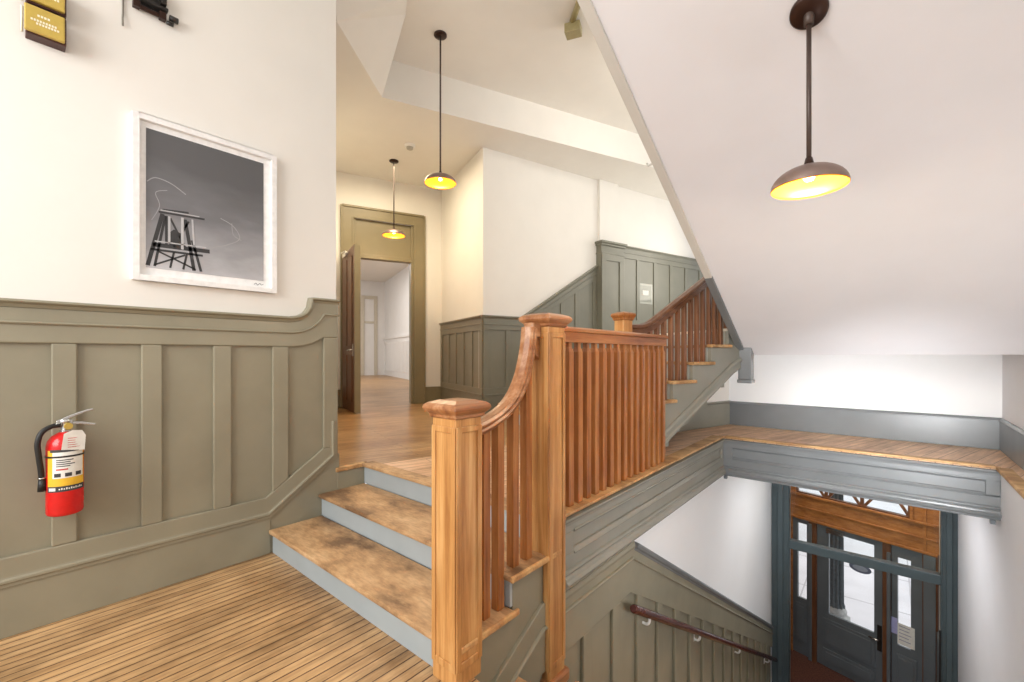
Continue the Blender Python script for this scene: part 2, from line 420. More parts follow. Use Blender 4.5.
structure(MB(FD).box(-2.7, -1.93, 0, 0.025, ZU, 0.84).box(-2.7, -1.93, 0.0, 0.034, 0.84, 0.865).build('baseboard_passage', M['olive'], None, 0.004))

# open door leaf, swung into the hallway, nearly edge on
hx = FD(-1.86, 0.075, 0)
ang = R(-17.5)
ld = (math.cos(ang), math.sin(ang)); ln = (-ld[1], ld[0])
FO = frame((hx.x, hx.y), ld, ln)
dl = MB(FO); dl.box(0.0, 0.98, -0.045, 0.0, ZU + 0.01, 3.31)
door = structure(dl.build('door_1', M['vest_dark'], None, 0.004))
dl = MB(FO); dl.box(0.98, 0.992, -0.046, 0.05, ZU + 0.01, 3.31); dl.build('leaf_edge', M['olive'], door, 0.002)
dl = MB(FO)
for z0, z1 in ((0.72, 1.5), (1.65, 3.15)):
    for a, b in ((0.12, 0.43), (0.52, 0.83)):
        dl.box(a, b, -0.058, -0.045, z0, z1)
dl.build('raised_panel', M['vest_dark'], door, 0.008)
dl = MB(FO)
for sgn, n0 in ((-1, -0.045), (1, 0.0)):
    dl.tube([(0.88, n0, 1.58), (0.88, n0 + sgn * 0.06, 1.58), (0.87, n0 + sgn * 0.07, 1.58), (0.76, n0 + sgn * 0.07, 1.575)], 0.011, 10)
    dl.box(0.855, 0.905, min(n0, n0 + sgn * 0.008), max(n0, n0 + sgn * 0.008), 1.48, 1.68)
dl.build('lever_handle', M['chrome'], door, 0.002)
dl = MB(FO); dl.box(0.30, 0.52, -0.10, -0.045, 3.20, 3.27).tube([(0.5, -0.09, 3.285), (0.25, -0.12, 3.29), (0.02, -0.07, 3.29)], 0.01, 8)
dl.build('door_closer', M['chrome'], door, 0.003)

# ---- hallway side wall and stair wall
FH = frame(CC, b22, (-a22[0], -a22[1]))
structure(MB(FH).box(0.03, 2.15, -0.15, 0, ZU, 5.0).build('wall_hallway_side', M['plaster']))
FB = frame(CC, a17, n17)
structure(MB(FB).box(0.0, 7.2, -0.15, 0, ZU, 5.0).build('wall_back', M['plaster']))
ZW = 2.13
def panelled(F, t0, t1, zb, zt, cells, mat, name, z_plinth=0.30, extra_top=0.13):
    w_ = MB(F); w_.box(t0, t1, 0, 0.006, zb, zt); root = structure(w_.build(name, mat))
    x = MB(F); x.box(t0, t1, 0.006, 0.024, zt - extra_top - 0.10, zt); x.build('top_rail', mat, root, 0.004)
    x = MB(F); x.box(t0, t1, 0.006, 0.024, zb + z_plinth, zb + z_plinth + 0.12); x.build('bottom_rail', mat, root, 0.004)
    edges = [t0] + [v for c in cells for v in c] + [t1]
    for i in range(0, len(edges), 2):
        x = MB(F); x.box(edges[i], edges[i+1], 0.006, 0.024, zb + z_plinth + 0.12, zt - extra_top - 0.10); x.build('stile', mat, root, 0.005)
    x = MB(F); x.box(t0, t1, 0, 0.03, zb, zb + z_plinth).box(t0, t1, 0, 0.04, zb + z_plinth, zb + z_plinth + 0.025); x.build('plinth', mat, root, 0.004)
    x = MB(F); x.box(t0, t1, 0.02, 0.034, zt - extra_top, zt - extra_top + 0.02); x.build('bead_moulding', mat, root, 0.003)
    x = MB(F); x.sweep([(t0, zt), (t1, zt)], [(0, -0.04), (0.026, -0.04), (0.036, -0.02), (0.055, -0.008), (0.055, 0.012), (0, 0.02)]); x.build('chair_rail', mat, root, 0.002)
    return root
cells = [(0.12 + 0.395 * i, 0.12 + 0.395 * i + 0.29) for i in range(5)]
panelled(FH, 0.0, 2.10, ZU, ZW, cells, M['taupe'], 'trim_3')

def zcap(t): return ZW if t < 0.74 else min(ZW + (t - 0.74) * 0.62, 3.21)
bw = MB(FB); bw.polytz([(0.0, ZU), (2.5, ZU), (2.5, zcap(2.46)), (2.46, zcap(2.46)), (0.74, ZW), (0.0, ZW)], 0, 0.006)
bwr = structure(bw.build('trim_4', M['stairgrey']))
x = MB(FB); x.polytz([(0, ZW - 0.22), (0.68, ZW - 0.22), (2.46, zcap(2.46) - 0.25), (2.46, zcap(2.46)), (0.74, ZW), (0, ZW)], 0.006, 0.024); x.build('top_rail', M['stairgrey'], bwr, 0.004)
def zlow(t): return ZU + 0.30 if t < 0.9 else ZU + 0.30 + (t - 0.9) * 0.62
x = MB(FB); x.polytz([(0, ZU), (2.46, ZU), (2.46, zlow(2.46) + 0.12), (0.9, ZU + 0.42), (0, ZU + 0.42)], 0.006, 0.024); x.build('bottom_rail', M['stairgrey'], bwr, 0.004)
x = MB(FB); x.box(0, 0.9, 0.0, 0.03, ZU, ZU + 0.30).box(0, 0.9, 0, 0.04, ZU + 0.30, ZU + 0.325); x.build('plinth', M['stairgrey'], bwr, 0.004)
for a, b in ((0.0, 0.10), (0.42, 0.50), (0.82, 0.90), (1.22, 1.30), (1.58, 1.66), (1.92, 2.03), (2.36, 2.46)):
    x = MB(FB); x.polytz([(a, zlow(a) + 0.12), (b, zlow(b) + 0.12), (b, zcap(b) - 0.22), (a, zcap(a) - 0.22)], 0.006, 0.0235); x.build('stile', M['stairgrey'], bwr, 0.005)
x = MB(FB); x.sweep([(0, ZW), (0.74, ZW), (2.46, zcap(2.46))], [(0, -0.04), (0.026, -0.04), (0.036, -0.02), (0.055, -0.008), (0.055, 0.012), (0, 0.02)]); x.build('chair_rail', M['stairgrey'], bwr, 0.002)
x = MB(FB); x.sweep([(0, ZW - 0.13), (0.71, ZW - 0.13), (2.46, zcap(2.46) - 0.14)], [(0.02, -0.01), (0.034, -0.01), (0.034, 0.01), (0.02, 0.01)]); x.build('bead_moulding', M['stairgrey'], bwr, 0.002)
# pilaster
x = MB(FB); x.box(2.46, 3.06, 0, 0.14, ZU, 3.58); pil = structure(x.build('trim_5', M['stairgrey'], None, 0.005))
x = MB(FB); x.box(2.44, 3.08, 0, 0.17, 3.58, 3.62).box(2.42, 3.10, 0, 0.20, 3.62, 3.66).box(2.45, 3.07, 0.0, 0.16, 3.42, 3.45); x.build('pilaster_cap', M['stairgrey'], pil, 0.004)
x = MB(FB); x.box(2.46, 2.59, 0.14, 0.16, 1.9, 3.30).box(2.93, 3.06, 0.14, 0.16, 1.9, 3.30).box(2.46, 3.06, 0.14, 0.16, 3.30, 3.42); x.build('pilaster_frame', M['stairgrey'], pil, 0.005)
structure(MB(FB).box(2.50, 3.0, 0, 0.06, 3.635, 4.86).build('trim_6', M['plaster'], None, 0.004))
cells = [(3.14 + 0.52 * i, 3.14 + 0.52 * i + 0.42) for i in range(7)]
panelled(FB, 3.06, 6.85, ZL, 3.67, cells, M['stairgrey'], 'trim_7')
pt = MB(FB); pt.box(3.57, 4.05, 0.007, 0.012, 2.56, 2.98)  # thin plate added to imitate lamp glare on the glossy panel
plate = tag(pt.build('glare_plate', M['plate'], None, 0.002, loc=FB(3.87, 0.0095, 2.56)), 'small pale plate imitating lamp glare on the grey panelling above the upper stairs', 'painted glare')
x = MB(FB); x.box(3.61, 4.01, 0.012, 0.014, 2.60, 2.94); x.build('glare_face', plain('glossy_face', (0.30, 0.30, 0.25), 0.05), plate)
x = MB(FB); x.box(3.74, 3.92, 0.014, 0.02, 2.74, 2.84); x.build('glare_spot', M['paper'], plate, 0.002)  # bright core of the glare, put into the colour

# ---- ceilings
low_poly = [(-4.21, 2.22), (-5.0, 3.25), (-1.78, 11.0), (-5, 12), (-11, 8), (-11, 2.0), (-4.3, 2.0)]
structure(MB().polyxy(low_poly, 4.85, 5.37).build('ceiling_hallway', M['plaster']))
structure(MB().box(-11, 1.1, -3.4, 12, 5.37, 5.5).build('ceiling', M['plaster']))
sl = MB()
Pp = [(-4.21, 2.22, 4.85), (-5.0, 3.25, 4.85), (-4.17, 3.02, 5.37), (-3.95, 2.88, 5.37), (-3.4, 1.7, 5.37), (-4.6, 1.7, 5.37), (-5.3, 3.25, 5.37)]
sl.add(Pp, [(0, 1, 2), (0, 2, 3), (0, 3, 4), (0, 4, 5), (0, 5, 6), (0, 6, 1), (1, 6, 2), (2, 6, 5), (2, 5, 3), (3, 5, 4)])
structure(sl.build('trim_8', M['plaster']))

# ---- half landing, far wall, right wall
land = [(PN[0], PN[1]), (0.92, 5.4), (0.92, 11.0), (-4.3, 11.0)]
def on_back(O, D):     # where a line from O along D meets the stair wall
    rx, ry = CC[0] - O[0], CC[1] - O[1]
    det = D[0] * (-a17[1]) + a17[0] * D[1]
    s = (rx * (-a17[1]) + a17[0] * ry) / det
    return (O[0] + s * D[0], O[1] + s * D[1])
SK = (-0.83, 0.558)
def outer(t): return (PN[0] + t * a17[0], PN[1] + t * a17[1])
top_o = (outer(-0.325)[0] - 0.03, outer(-0.325)[1] + 0.01); top_i = on_back(top_o, SK)
land = [top_o, (PN[0] - 0.03, PN[1] + 0.01), (-1.19, 5.43), (0.92, 5.43), (0.92, 11.0), (-3.2, 11.0), top_i]
structure(MB().polyxy(land, 1.503, ZL).build('floor_landing', M['plaster']))
structure(MB().box(-1.68, 1.03, 6.6, 6.75, 0.1, 1.52).build('wall_far', M['white_far']))
FW = frame((-1.68, 6.6), (1, 0), (0, -1))
x = MB(FW); x.box(0, 2.56, 0, 0.022, ZU, 0.835).sweep([(0, 0.85), (2.56, 0.85)], [(0, -0.02), (0.03, -0.02), (0.03, -0.008), (0.016, 0.012), (0, 0.015)])
structure(x.build('baseboard_far', M['slate'], None, 0.004))
structure(MB().box(0.88, 1.03, -3.4, 6.75, 0.45, 5.5).build('wall_right', M['plaster_cool']))
FRt = frame((0.88, 0), (0, 1), (-1, 0))
x = MB(FRt); x.box(-3.4, 6.6, 0, 0.022, ZU, 0.835).sweep([(-3.4, 0.85), (6.6, 0.85)], [(0, -0.02), (0.03, -0.02), (0.03, -0.008), (0.016, 0.012), (0, 0.015)])
structure(x.build('baseboard_right', M['slate'], None, 0.004))
FSw = frame(FS, (-a17[0], -a17[1]), n17)
structure(MB(FSw).polytz([(0, ZU), (1.4, ZU), (1.4, 1.15), (0.85, 1.5), (0, 1.5)], -0.15, 0.0).build('wall_understair', M['plaster']))
x = MB(FSw); x.box(0, 1.4, 0, 0.022, ZU, 0.835).sweep([(0, 0.85), (1.4, 0.85)], [(0, 0.02), (0.03, 0.02), (0.03, 0.008), (0.016, -0.012), (0, -0.015)])
structure(x.build('baseboard_understair', M['grey2'], None, 0.004))

# ---- stairwell walls down to the entrance
structure(MB().box(-1.75, -1.515, 2.2, 8.75, ZE - 0.2, 0.42).box(-1.75, -1.515, 1.44, 2.2, ZE - 0.2, -0.05).build('wall_stairwell_left', M['white_far']))
structure(MB().box(0.735, 1.03, 1.2, 10.0, ZE - 0.2, 0.50).build('wall_stairwell_right', M['plaster_cool']))
structure(MB().box(-1.75, 1.03, 5.75, 9.9, 0.10, 0.42).build('ceiling_entrance', M['plaster']))

# fascia boards with recessed panels, under the nosing of gallery and crossing
def fascia(F, L, t0, mat, name):
    x = MB(F); x.box(t0, L, -0.03, 0.0, 0.10, 0.51); root = structure(x.build(name, mat))
    x = MB(F); x.box(t0, L, 0, 0.022, 0.415, 0.51).box(t0, L, 0, 0.022, 0.18, 0.285).box(L - 0.09, L, 0, 0.022, 0.285, 0.415).box(t0, t0 + 0.12, 0, 0.022, 0.285, 0.415)
    x.build('panel_frame', mat, root, 0.004)
    x = MB(F); x.sweep([(t0 + 0.12, 0.287), (L - 0.09, 0.287)], [(0, -0.014), (0.03, -0.014), (0.034, -0.006), (0.022, 0.004), (0.014, 0.016), (0, 0.018)])
    x.sweep([(t0 + 0.12, 0.413), (L - 0.09, 0.413)], [(0, -0.016), (0.014, -0.014), (0.024, -0.004), (0.032, 0.006), (0.028, 0.014), (0, 0.014)])
    x.build('panel_moulding', mat, root, 0.002)
    x = MB(F); x.sweep([(t0, 0.13), (L, 0.13)], [(0, -0.05), (0.024, -0.05), (0.024, -0.032), (0.036, -0.024), (0.058, -0.02), (0.066, 0.0), (0.05, 0.014), (0.046, 0.03), (0.034, 0.038), (0.042, 0.052), (0.036, 0.064), (0.022, 0.068), (0, 0.068)])
    x.build('lower_moulding', mat, root, 0.003)
    x = MB(F); x.sweep([(t0, 0.49), (L, 0.49)], [(0, -0.03), (0.026, -0.03), (0.03, -0.01), (0.042, 0.005), (0.044, 0.018), (0, 0.018)])
    x.build('cove_moulding', mat, root, 0.003)
    return root
FG = frame((-1.5, 0), (0, 1), (1, 0))
fascia(FG, 5.6, 2.2, M['grey2'], 'trim_9')
FC = frame((-1.5, 5.6), (1, 0), (0, -1))
fascia(FC, 2.235, 0.0, M['slate'], 'trim_10')
x = MB(); x.box(-1.60, -1.468, 2.2, 5.555, 0.522, ZU + 0.003); structure(x.build('trim_11', M['nosing'], None, 0.006))
x = MB(); x.box(-1.468, 0.71, 5.568, 5.66, 0.522, ZU + 0.003); structure(x.build('trim_12', M['nosing'], None, 0.006))
x = MB(); x.box(0.705, 0.80, -3.4, 5.555, 0.508, ZU + 0.003); structure(x.build('trim_13', M['nosing'], None, 0.012))
# corner blocks under the crossing
for xx in (-1.47, 0.67):
    b = MB(); b.box(xx, xx + 0.035, 5.555, 5.60, 0.045, 0.082); structure(b.build('trim_14' if xx < 0 else 'trim_15', M['doorgrey'], None, 0.004))

# lower wainscot
FWn = frame((-1.515, 0), (0, 1), (1, 0))
def lcap(t): return 0.066 if t < 3.18 else 0.066 - (t - 3.18) * 0.59
w = MB(FWn)
w.polytz([(1.46, -1.3), (1.46, -0.18), (2.02, 0.09), (3.18, 0.09), (3.18, 0.04), (8.5, lcap(8.5) - 0.03), (8.5, ZE), (6.5, ZE)], 0, 0.008)
wn = structure(w.build('trim_16', M['grey']))
x = MB(FWn); x.polytz([(1.46, -0.62), (2.0, -0.30), (3.12, -0.30), (8.5, lcap(8.5) - 0.36), (8.5, lcap(8.5) - 0.04), (3.17, 0.03), (3.17, 0.09), (2.0, 0.09), (1.46, -0.20)], 0.008, 0.036); x.build('top_rail', M['grey'], wn, 0.005)
def ltop(t): return -0.30 if t < 3.12 else lcap(t) - 0.337
for k in range(16):
    y0 = 2.15 + 0.4 * k - 0.11
    z0 = max(ZE, 0.066 - 1.1 - 0.59 * (y0 - 3.18) - 0.3)
    if y0 + 0.11 > 8.5: break
    x = MB(FWn); x.polytz([(y0, z0), (y0 + 0.11, z0), (y0 + 0.11, ltop(y0 + 0.11) + 0.004), (y0, ltop(y0) + 0.004)], 0.008, 0.035); x.build('stile', M['grey'], wn, 0.007)
x = MB(FWn); x.sweep([(3.15, lcap(3.15) - 0.012), (3.2, lcap(3.2) - 0.012), (8.5, lcap(8.5) - 0.012)][1:], [(0, -0.045), (0.038, -0.045), (0.044, -0.03), (0.06, -0.02), (0.066, 0.0), (0.06, 0.014), (0, 0.02)]); x.build('chair_rail', M['slate'], wn, 0.003)
x = MB(FWn); x.sweep([(1.46, -0.33), (2.0, -0.045), (3.145, -0.045), (8.5, -0.045 - 5.355 * 0.59)], [(0.02, -0.01), (0.048, -0.01), (0.054, 0), (0.048, 0.01), (0.02, 0.01)]); x.build('bead_moulding', M['grey'], wn, 0.003)
x = MB(FWn); x.sweep([(2.2, 0.04), (3.18, 0.04)], [(0.0, -0.02), (0.04, -0.02), (0.045, 0.0), (0.04, 0.03), (0, 0.03)]); x.build('cove_moulding', M['grey'], wn, 0.004)
# string under the three steps
x = MB(FWn); x.polytz([(1.46, -0.4), (2.12, -0.1), (2.12, 0.335), (1.76, 0.335), (1.76, 0.155), (1.46, 0.155)], -0.02, 0.015)
structure(x.build('trim_17', M['grey'], None, 0.003))

# ---- three steps
root = thing('short_staircase', (-2.5, 1.36, 0), 'three worn brown wooden steps with pale blue-grey risers beside the fire extinguisher wall', 'stairs')
ys = [1.36, 1.74, 2.13]
for i, y in enumerate(ys):
    x = MB(); x.box(-3.552, -1.50 if i < 2 else -1.53, y, y + 0.02, 0.18 * i, 0.18 * (i + 1) - 0.03); x.build('riser', M['riser'], root, 0.002)
    y1 = ys[i + 1] if i < 2 else 2.22
    x = MB(); x.box(-3.552, -1.462, y - 0.03, y1, 0.18 * (i + 1) - 0.03, 0.18 * (i + 1) + (0.002 if i == 2 else 0)); x.build('tread', M['tread'], root, 0.009)
    if i < 2:
        x = MB(); x.box(-1.475, -1.455, y - 0.032, y1 + 0.03, 0.18 * (i + 1) - 0.032, 0.18 * (i + 1) + 0.001); x.build('end_nosing', M['steptread'], root, 0.008)
x = MB(); x.box(-3.552, -1.55, 1.38, 2.13, 0.0, 0.148).box(-3.552, -1.55, 1.76, 2.13, 0.148, 0.328).box(-3.552, -1.55, 2.15, 2.20, 0.0, 0.40); x.build('carcass', M['riser'], root)

# ---- newel builder
def newel(root, x0, x1, y0, y1, z0, z1, mat, panels=True, neck=0.06):
    h = MB(); h.box(x0, x1, y0, y1, z0, z1 - 0.055)
    nw = h.build('newel_post', mat, root, 0.006)
    h = MB(); h.pyramid_cap(x0, x1, y0, y1, [(0.004, z1 - 0.075), (0.012, z1 - 0.07), (0.012, z1 - 0.056), (0.02, z1 - 0.05), (0.030, z1 - 0.04), (0.035, z1 - 0.03), (0.033, z1 - 0.016), (0.02, z1 - 0.006), (-0.02, z1 + 0.006)])
    h.build('newel_cap', M['rail_worn'] if mat is M['newel'] else mat, nw, 0.005)
    if panels:
        e = 0.028; zt = z1 - 0.11; zb = max(z0 + 0.08, z0 + 0.08)
        h = MB(); p = 0.007
        for (u0, u1, face) in ((x0, x1, 'y'), (y0, y1, 'x')):
            strips = [(u0, u0 + e, zb, zt), (u1 - e, u1, zb, zt), (u0 + e, u1 - e, zt - e, zt), (u0 + e, u1 - e, zb, zb + e * 1.2)]
            for a, b, c, d in strips:
                if face == 'y': h.box(a, b, y0 - p, y0 + 0.001, c, d)
                else: h.box(x1 - 0.001, x1 + p, a, b, c, d)
        h.build('panel_moulding', mat, nw, 0.004)
    return nw

XR = -1.545   # centre line of the balustrades along the void
# ---- balustrade of the three steps
root = thing('step_balustrade', (-1.54, 1.4, 0.0), 'orange pine balustrade whose worn handrail sweeps up beside the three steps', 'balustrade')
newel(root, -1.622, -1.46, 1.325, 1.487, 0.0, 1.285, M['newel'])
F0 = frame((XR, 0), (0, 1), (1, 0))
cen = smooth_path([(1.47, 1.128), (1.56, 1.140), (1.65, 1.166), (1.74, 1.205), (1.82, 1.268), (1.885, 1.36), (1.925, 1.46), (1.95, 1.56), (1.962, 1.655)], 4)
prof = [(-0.036, -0.03), (0.036, -0.03), (0.044, -0.012), (0.036, 0.0), (0.044, 0.014), (0.034, 0.032), (0.0, 0.038), (-0.034, 0.032), (-0.044, 0.014), (-0.036, 0.0), (-0.044, -0.012)]
h = MB(F0); h.sweep(cen, prof); h.build('handrail', M['rail_worn'], root, 0.003)
h = MB(F0); h.polytz([(1.95, 1.60), (2.03, 1.60), (2.03, 1.68), (1.95, 1.685)], -0.034, 0.034).polytz([(1.985, 1.50), (2.03, 1.47), (2.03, 1.60), (1.985, 1.60)], -0.025, 0.025); h.build('rail_scroll', M['rail_worn'], root, 0.01)
def rail_under(y):
    best = min(range(len(cen) - 1), key=lambda i: abs(cen[i][0] - y))
    return cen[best][1] - 0.03
for y, zb in ((1.590, 0.18), (1.695, 0.18), (1.815, 0.36), (1.930, 0.36)):
    s_ = 0.025; zt = rail_under(y) + 0.012
    h = MB(); h.box(XR - s_, XR + s_, y - s_, y + s_, zb, zt); h.build('baluster', M['wood_v'], root, 0.004)

# ---- gallery balustrade
root = thing('gallery_balustrade', (-1.54, 3.1, ZU), 'straight orange pine balustrade with tall newel and close balusters along the gallery edge', 'balustrade')
newel(root, -1.622, -1.46, 2.03, 2.192, -0.38, 1.737, M['newel'])
h = MB(); h.box(-1.65, -1.435, 2.005, 2.215, -0.43, -0.355); h.build('newel_foot', M['rail_worn'], root, 0.015)
h = MB(F0); h.sweep([(2.19, 1.635), (3.91, 1.635)], [(-0.03, -0.055), (0.03, -0.055), (0.034, 0.008), (0.05, 0.012), (0.05, 0.03), (0.036, 0.042), (-0.036, 0.042), (-0.05, 0.03), (-0.05, 0.012), (-0.034, 0.008)]); h.build('handrail', M['wood_y'], root, 0.003)
first = None
nb = 15
for i in range(nb):
    y = 2.36 + i * (3.875 - 2.36) / (nb - 1)
    if first is None:
        s_ = 0.026
        h = MB(); h.loft([[(XR + sx * s_, y + sy * s_, ZU + 0.003) for sx, sy in ((-1, -1), (1, -1), (1, 1), (-1, 1))], [(XR + sx * s_, y + sy * s_, 1.52) for sx, sy in ((-1, -1), (1, -1), (1, 1), (-1, 1))], [(XR + sx * 0.017, y + sy * 0.017, 1.55) for sx, sy in ((-1, -1), (1, -1), (1, 1), (-1, 1))], [(XR + sx * 0.017, y + sy * 0.017, 1.585) for sx, sy in ((-1, -1), (1, -1), (1, 1), (-1, 1))]])
        first = h.build('baluster', M['wood_v'], root, 0.004); y_first = y
    else:
        dup_part(first, root, (0, y - y_first, 0))

# ---- upper staircase, first flight
F1 = frame(PN, a17, n17)
RT = [-2.18, -1.875, -1.57, -1.265, -0.96, -0.655, -0.35]     # risers along the outer string
RI = 0.178
root = thing('upper_staircase', (-2.6, 4.3, ZU), 'upper flight of grey-stringed wooden stairs climbing behind the gallery balustrade to the landing', 'stairs')
def lineO(t, n=0.0): p = F1(t, n, 0); return (p.x, p.y)
for i, t in enumerate(RT):
    z1 = ZU + RI * (i + 1)
    if i < 6:
        o0 = lineO(t - 0.03, 0.0); o1 = lineO(RT[i+1] + 0.01, 0.0)
        i0 = on_back(o0, SK); i1 = on_back(o1, SK)
        x = MB(); x.polyxy([o0, o1, i1, i0], z1 - 0.03, z1); x.build('tread', M['tread'], root, 0.006)
        x = MB(F1); x.box(t - 0.03, RT[i+1] + 0.035, -0.03, 0.03, z1 - 0.03, z1 + 0.001); x.build('end_nosing', M['nosing'], root, 0.008)
    o0 = lineO(t, -0.04); o1 = lineO(t + 0.02, -0.04); i0 = on_back(o0, SK); i1 = on_back(o1, SK)
    x = MB(); x.polyxy([o0, o1, i1, i0], z1 - RI, z1 - 0.03); x.build('riser', M['riser'], root)
poly = []
for i, t in enumerate(RT):
    z0 = ZU + RI * i; poly += [(t, z0 - (0.03 if i else 0)), (t, z0 + RI - 0.03)]
poly += [(0.0, ZL - 0.03), (0.0, 1.45), (-0.10, 1.425)]
def zstr(t): return 0.70 + 0.57 * (t + 1.35)
poly += [(-0.2, zstr(-0.2) + 0.01), (-1.63, ZU)]
x = MB(F1); x.polytz(poly, -0.04, 0.0); sg = x.build('stringer', M['grey2'], root, 0.002)
x = MB(F1); x.sweep([(-1.70, zstr(-1.70) + 0.05), (-0.30, zstr(-0.30) + 0.05), (-0.14, zstr(-0.14) + 0.025), (-0.02, 1.46)], [(0, -0.055), (0.016, -0.055), (0.02, -0.035), (0.012, -0.02), (0.014, 0.01), (0.028, 0.02), (0.028, 0.04), (0.012, 0.055), (0, 0.055)]); x.build('stringer_moulding', M['grey2'], sg, 0.003)
# solid body under the flight (out of sight from below)
x = MB()
for i in range(1, 7):
    o0 = lineO(RT[i] + 0.02, -0.05); o1 = lineO(RT[i] + 0.31, -0.05)
    x.polyxy([o0, o1, on_back(o1, SK), on_back(o0, SK)], max(ZU, ZU + RI * (i - 1) - 0.1), ZU + RI * i - 0.031)
x.build('carcass', M['grey2'], root)

# ---- balustrade of the upper stairs
root = thing('stair_balustrade', tuple(F1(-1.9, -0.02, ZU + RI)), 'darker brown balustrade with pine newel rising along the upper stairs', 'balustrade')
FN = frame(lineO(-1.88, -0.05), a17, n17)
h = MB(FN); h.box(-0.056, 0.056, -0.056, 0.056, ZU + RI, 1.84); nw = h.build('newel_post', M['newel'], root, 0.005)
h = MB(FN)
h.loft([[(sx * (0.056 + e), sy * (0.056 + e), z) for sx, sy in ((-1, -1), (1, -1), (1, 1), (-1, 1))] for e, z in [(0.003, 1.805), (0.01, 1.81), (0.01, 1.825), (0.02, 1.84), (0.024, 1.852), (0.018, 1.868), (-0.02, 1.882)]])
h.build('newel_cap', M['wood_v'], nw, 0.004)
def zrail(t): return 1.735 if t < -1.62 else 1.735 + (t + 1.62) * 0.577
def zr(t): return 1.735 + 0.0 if t <= -1.72 else (1.735 + 0.577 * (t + 1.60) if t > -1.48 else 1.735 + 0.577 * 0.12 * ((t + 1.72) / 0.24) ** 2)
pth = [(-1.83, 1.735), (-1.72, 1.735)] + [(t, zr(t)) for t in (-1.66, -1.6, -1.54, -1.48)] + [(-0.12, zr(-0.12))]
FR1 = frame(lineO(0, -0.05), a17, n17)
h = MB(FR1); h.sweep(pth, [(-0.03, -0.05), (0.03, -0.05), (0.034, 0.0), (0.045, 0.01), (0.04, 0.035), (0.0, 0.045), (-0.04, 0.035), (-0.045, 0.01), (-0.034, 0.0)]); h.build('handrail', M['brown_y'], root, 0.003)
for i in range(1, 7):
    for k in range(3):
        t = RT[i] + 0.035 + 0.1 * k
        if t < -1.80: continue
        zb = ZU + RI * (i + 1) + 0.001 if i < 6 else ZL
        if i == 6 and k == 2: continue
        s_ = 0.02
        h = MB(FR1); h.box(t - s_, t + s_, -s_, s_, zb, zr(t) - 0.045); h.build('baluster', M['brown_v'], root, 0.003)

# ---- second flight overhead: soffit, string and pendant newel
KS = 0.557
FU = frame((0, 0), (0, 1), (1, 0))
def zs(y): return 1.503 + KS * (5.4 - y)
ye = -1.55
x = MB(FU); x.polytz([(5.4, 1.503), (5.4, ZL), (5.2, ZL + 0.02), (ye, zs(ye) + 0.42), (ye, zs(ye))], -1.19, 0.88)
root = tag(x.build('overhead_staircase', M['plaster_cool'], None, 0, loc=(-0.15, 5.4, 1.503)), 'white plastered underside of the stairs sloping overhead on the right', 'stairs')
x = MB(FU); x.polytz([(4.14, zs(4.14) - 0.02), (4.14, zs(4.14) + 0.32), (ye, zs(ye) + 0.32), (ye, zs(ye) - 0.02)], -1.255, -1.19); x.build('stringer', M['bandwhite'], root, 0.006)
x = MB(FU); x.polytz([(5.33, zs(5.33) - 0.03), (5.33, zs(5.33) + 0.30), (4.14, zs(4.14) + 0.32), (4.14, zs(4.14) - 0.022)], -1.258, -1.188); x.build('painted_stringer', M['slate'], root, 0.006)
x = MB(); x.box(-1.245, -1.115, 5.26, 5.39, 1.235, 2.2); dn = x.build('drop_newel', M['slate'], root, 0.008)
x = MB(); x.box(-1.255, -1.105, 5.25, 5.40, 1.195, 1.235); x.build('drop_foot', M['slate'], dn, 0.012)

# ---- lower staircase
root = thing('lower_staircase', (-0.4, 1.45, 0.0), 'lower flight of stairs going down to the street entrance below the gallery', 'stairs')
for i in range(1, 23):
    y = 1.45 + 0.298 * (i - 1); z = -i * 0.1826
    x = MB(); x.box(-1.49, 0.728, y, y + 0.328, z - 0.03, z); x.build('tread', M['tread'], root, 0.006)
    x = MB(); x.box(-1.49, 0.728, y - 0.001, y + 0.02, z, z + 0.152); x.build('riser', M['riser'], root)
# wall handrail
root = thing('wall_handrail', (-1.44, 3.1, -0.4), 'dark red-brown round handrail on metal brackets along the lower stairwell wainscot', 'handrail')
HX = -1.425
def zh(y): return -0.40 - 0.597 * (y - 3.10)
h = MB(); h.tube([(HX, 3.04, zh(3.04)), (HX, 3.06, zh(3.06)), (HX, 8.44, zh(8.44)), (HX, 8.48, zh(8.48))], [0.024, 0.032, 0.032, 0.02], 16); h.build('rail', M['mahogany'], root)
for y in (3.33, 4.55, 6.1, 7.9):
    h = MB(); z = zh(y)
    h.tube(smooth_path([(HX, y, z - 0.025), (HX, y, z - 0.06), (HX - 0.02, y, z - 0.085), (HX - 0.062, y, z - 0.085)], 4), 0.011, 8)
    h.lathe([(0.0, 0), (0.03, 0), (0.03, 0.008), (0.0, 0.008)], (0, 0, 0), 16) if False else None
    h.box(HX - 0.068, HX - 0.058, y - 0.022, y + 0.022, z - 0.12, z - 0.05)
    h.build('bracket', M['white'], root, 0.002)

# ---- entrance screen (inner glazed frame)
FE = frame((0, 8.6), (1, 0), (0, -1))
x = MB(FE); x.box(-1.51, -1.25, -0.13, 0.0, ZE, 0.1).box(0.565, 0.735, -0.13, 0.0, ZE, 0.1).box(-1.25, 0.565, -0.11, 0.02, -1.73, -1.59)
w1 = structure(x.build('window_1', M['darkslate'], None, 0.008))
x = MB(FE); x.box(-1.42, -1.34, 0.0, 0.035, ZE, 0.1).box(0.62, 0.68, 0.0, 0.035, ZE, 0.1).box(-1.272, -1.25, -0.04, 0.012, ZE, 0.1).box(0.565, 0.587, -0.04, 0.012, ZE, 0.1); x.build('frame_moulding', M['darkslate'], w1, 0.008)
x = MB(FE); x.box(-1.25, 0.565, -0.064, -0.058, -1.59, 0.1); x.build('upper_pane', M['glass'], w1)

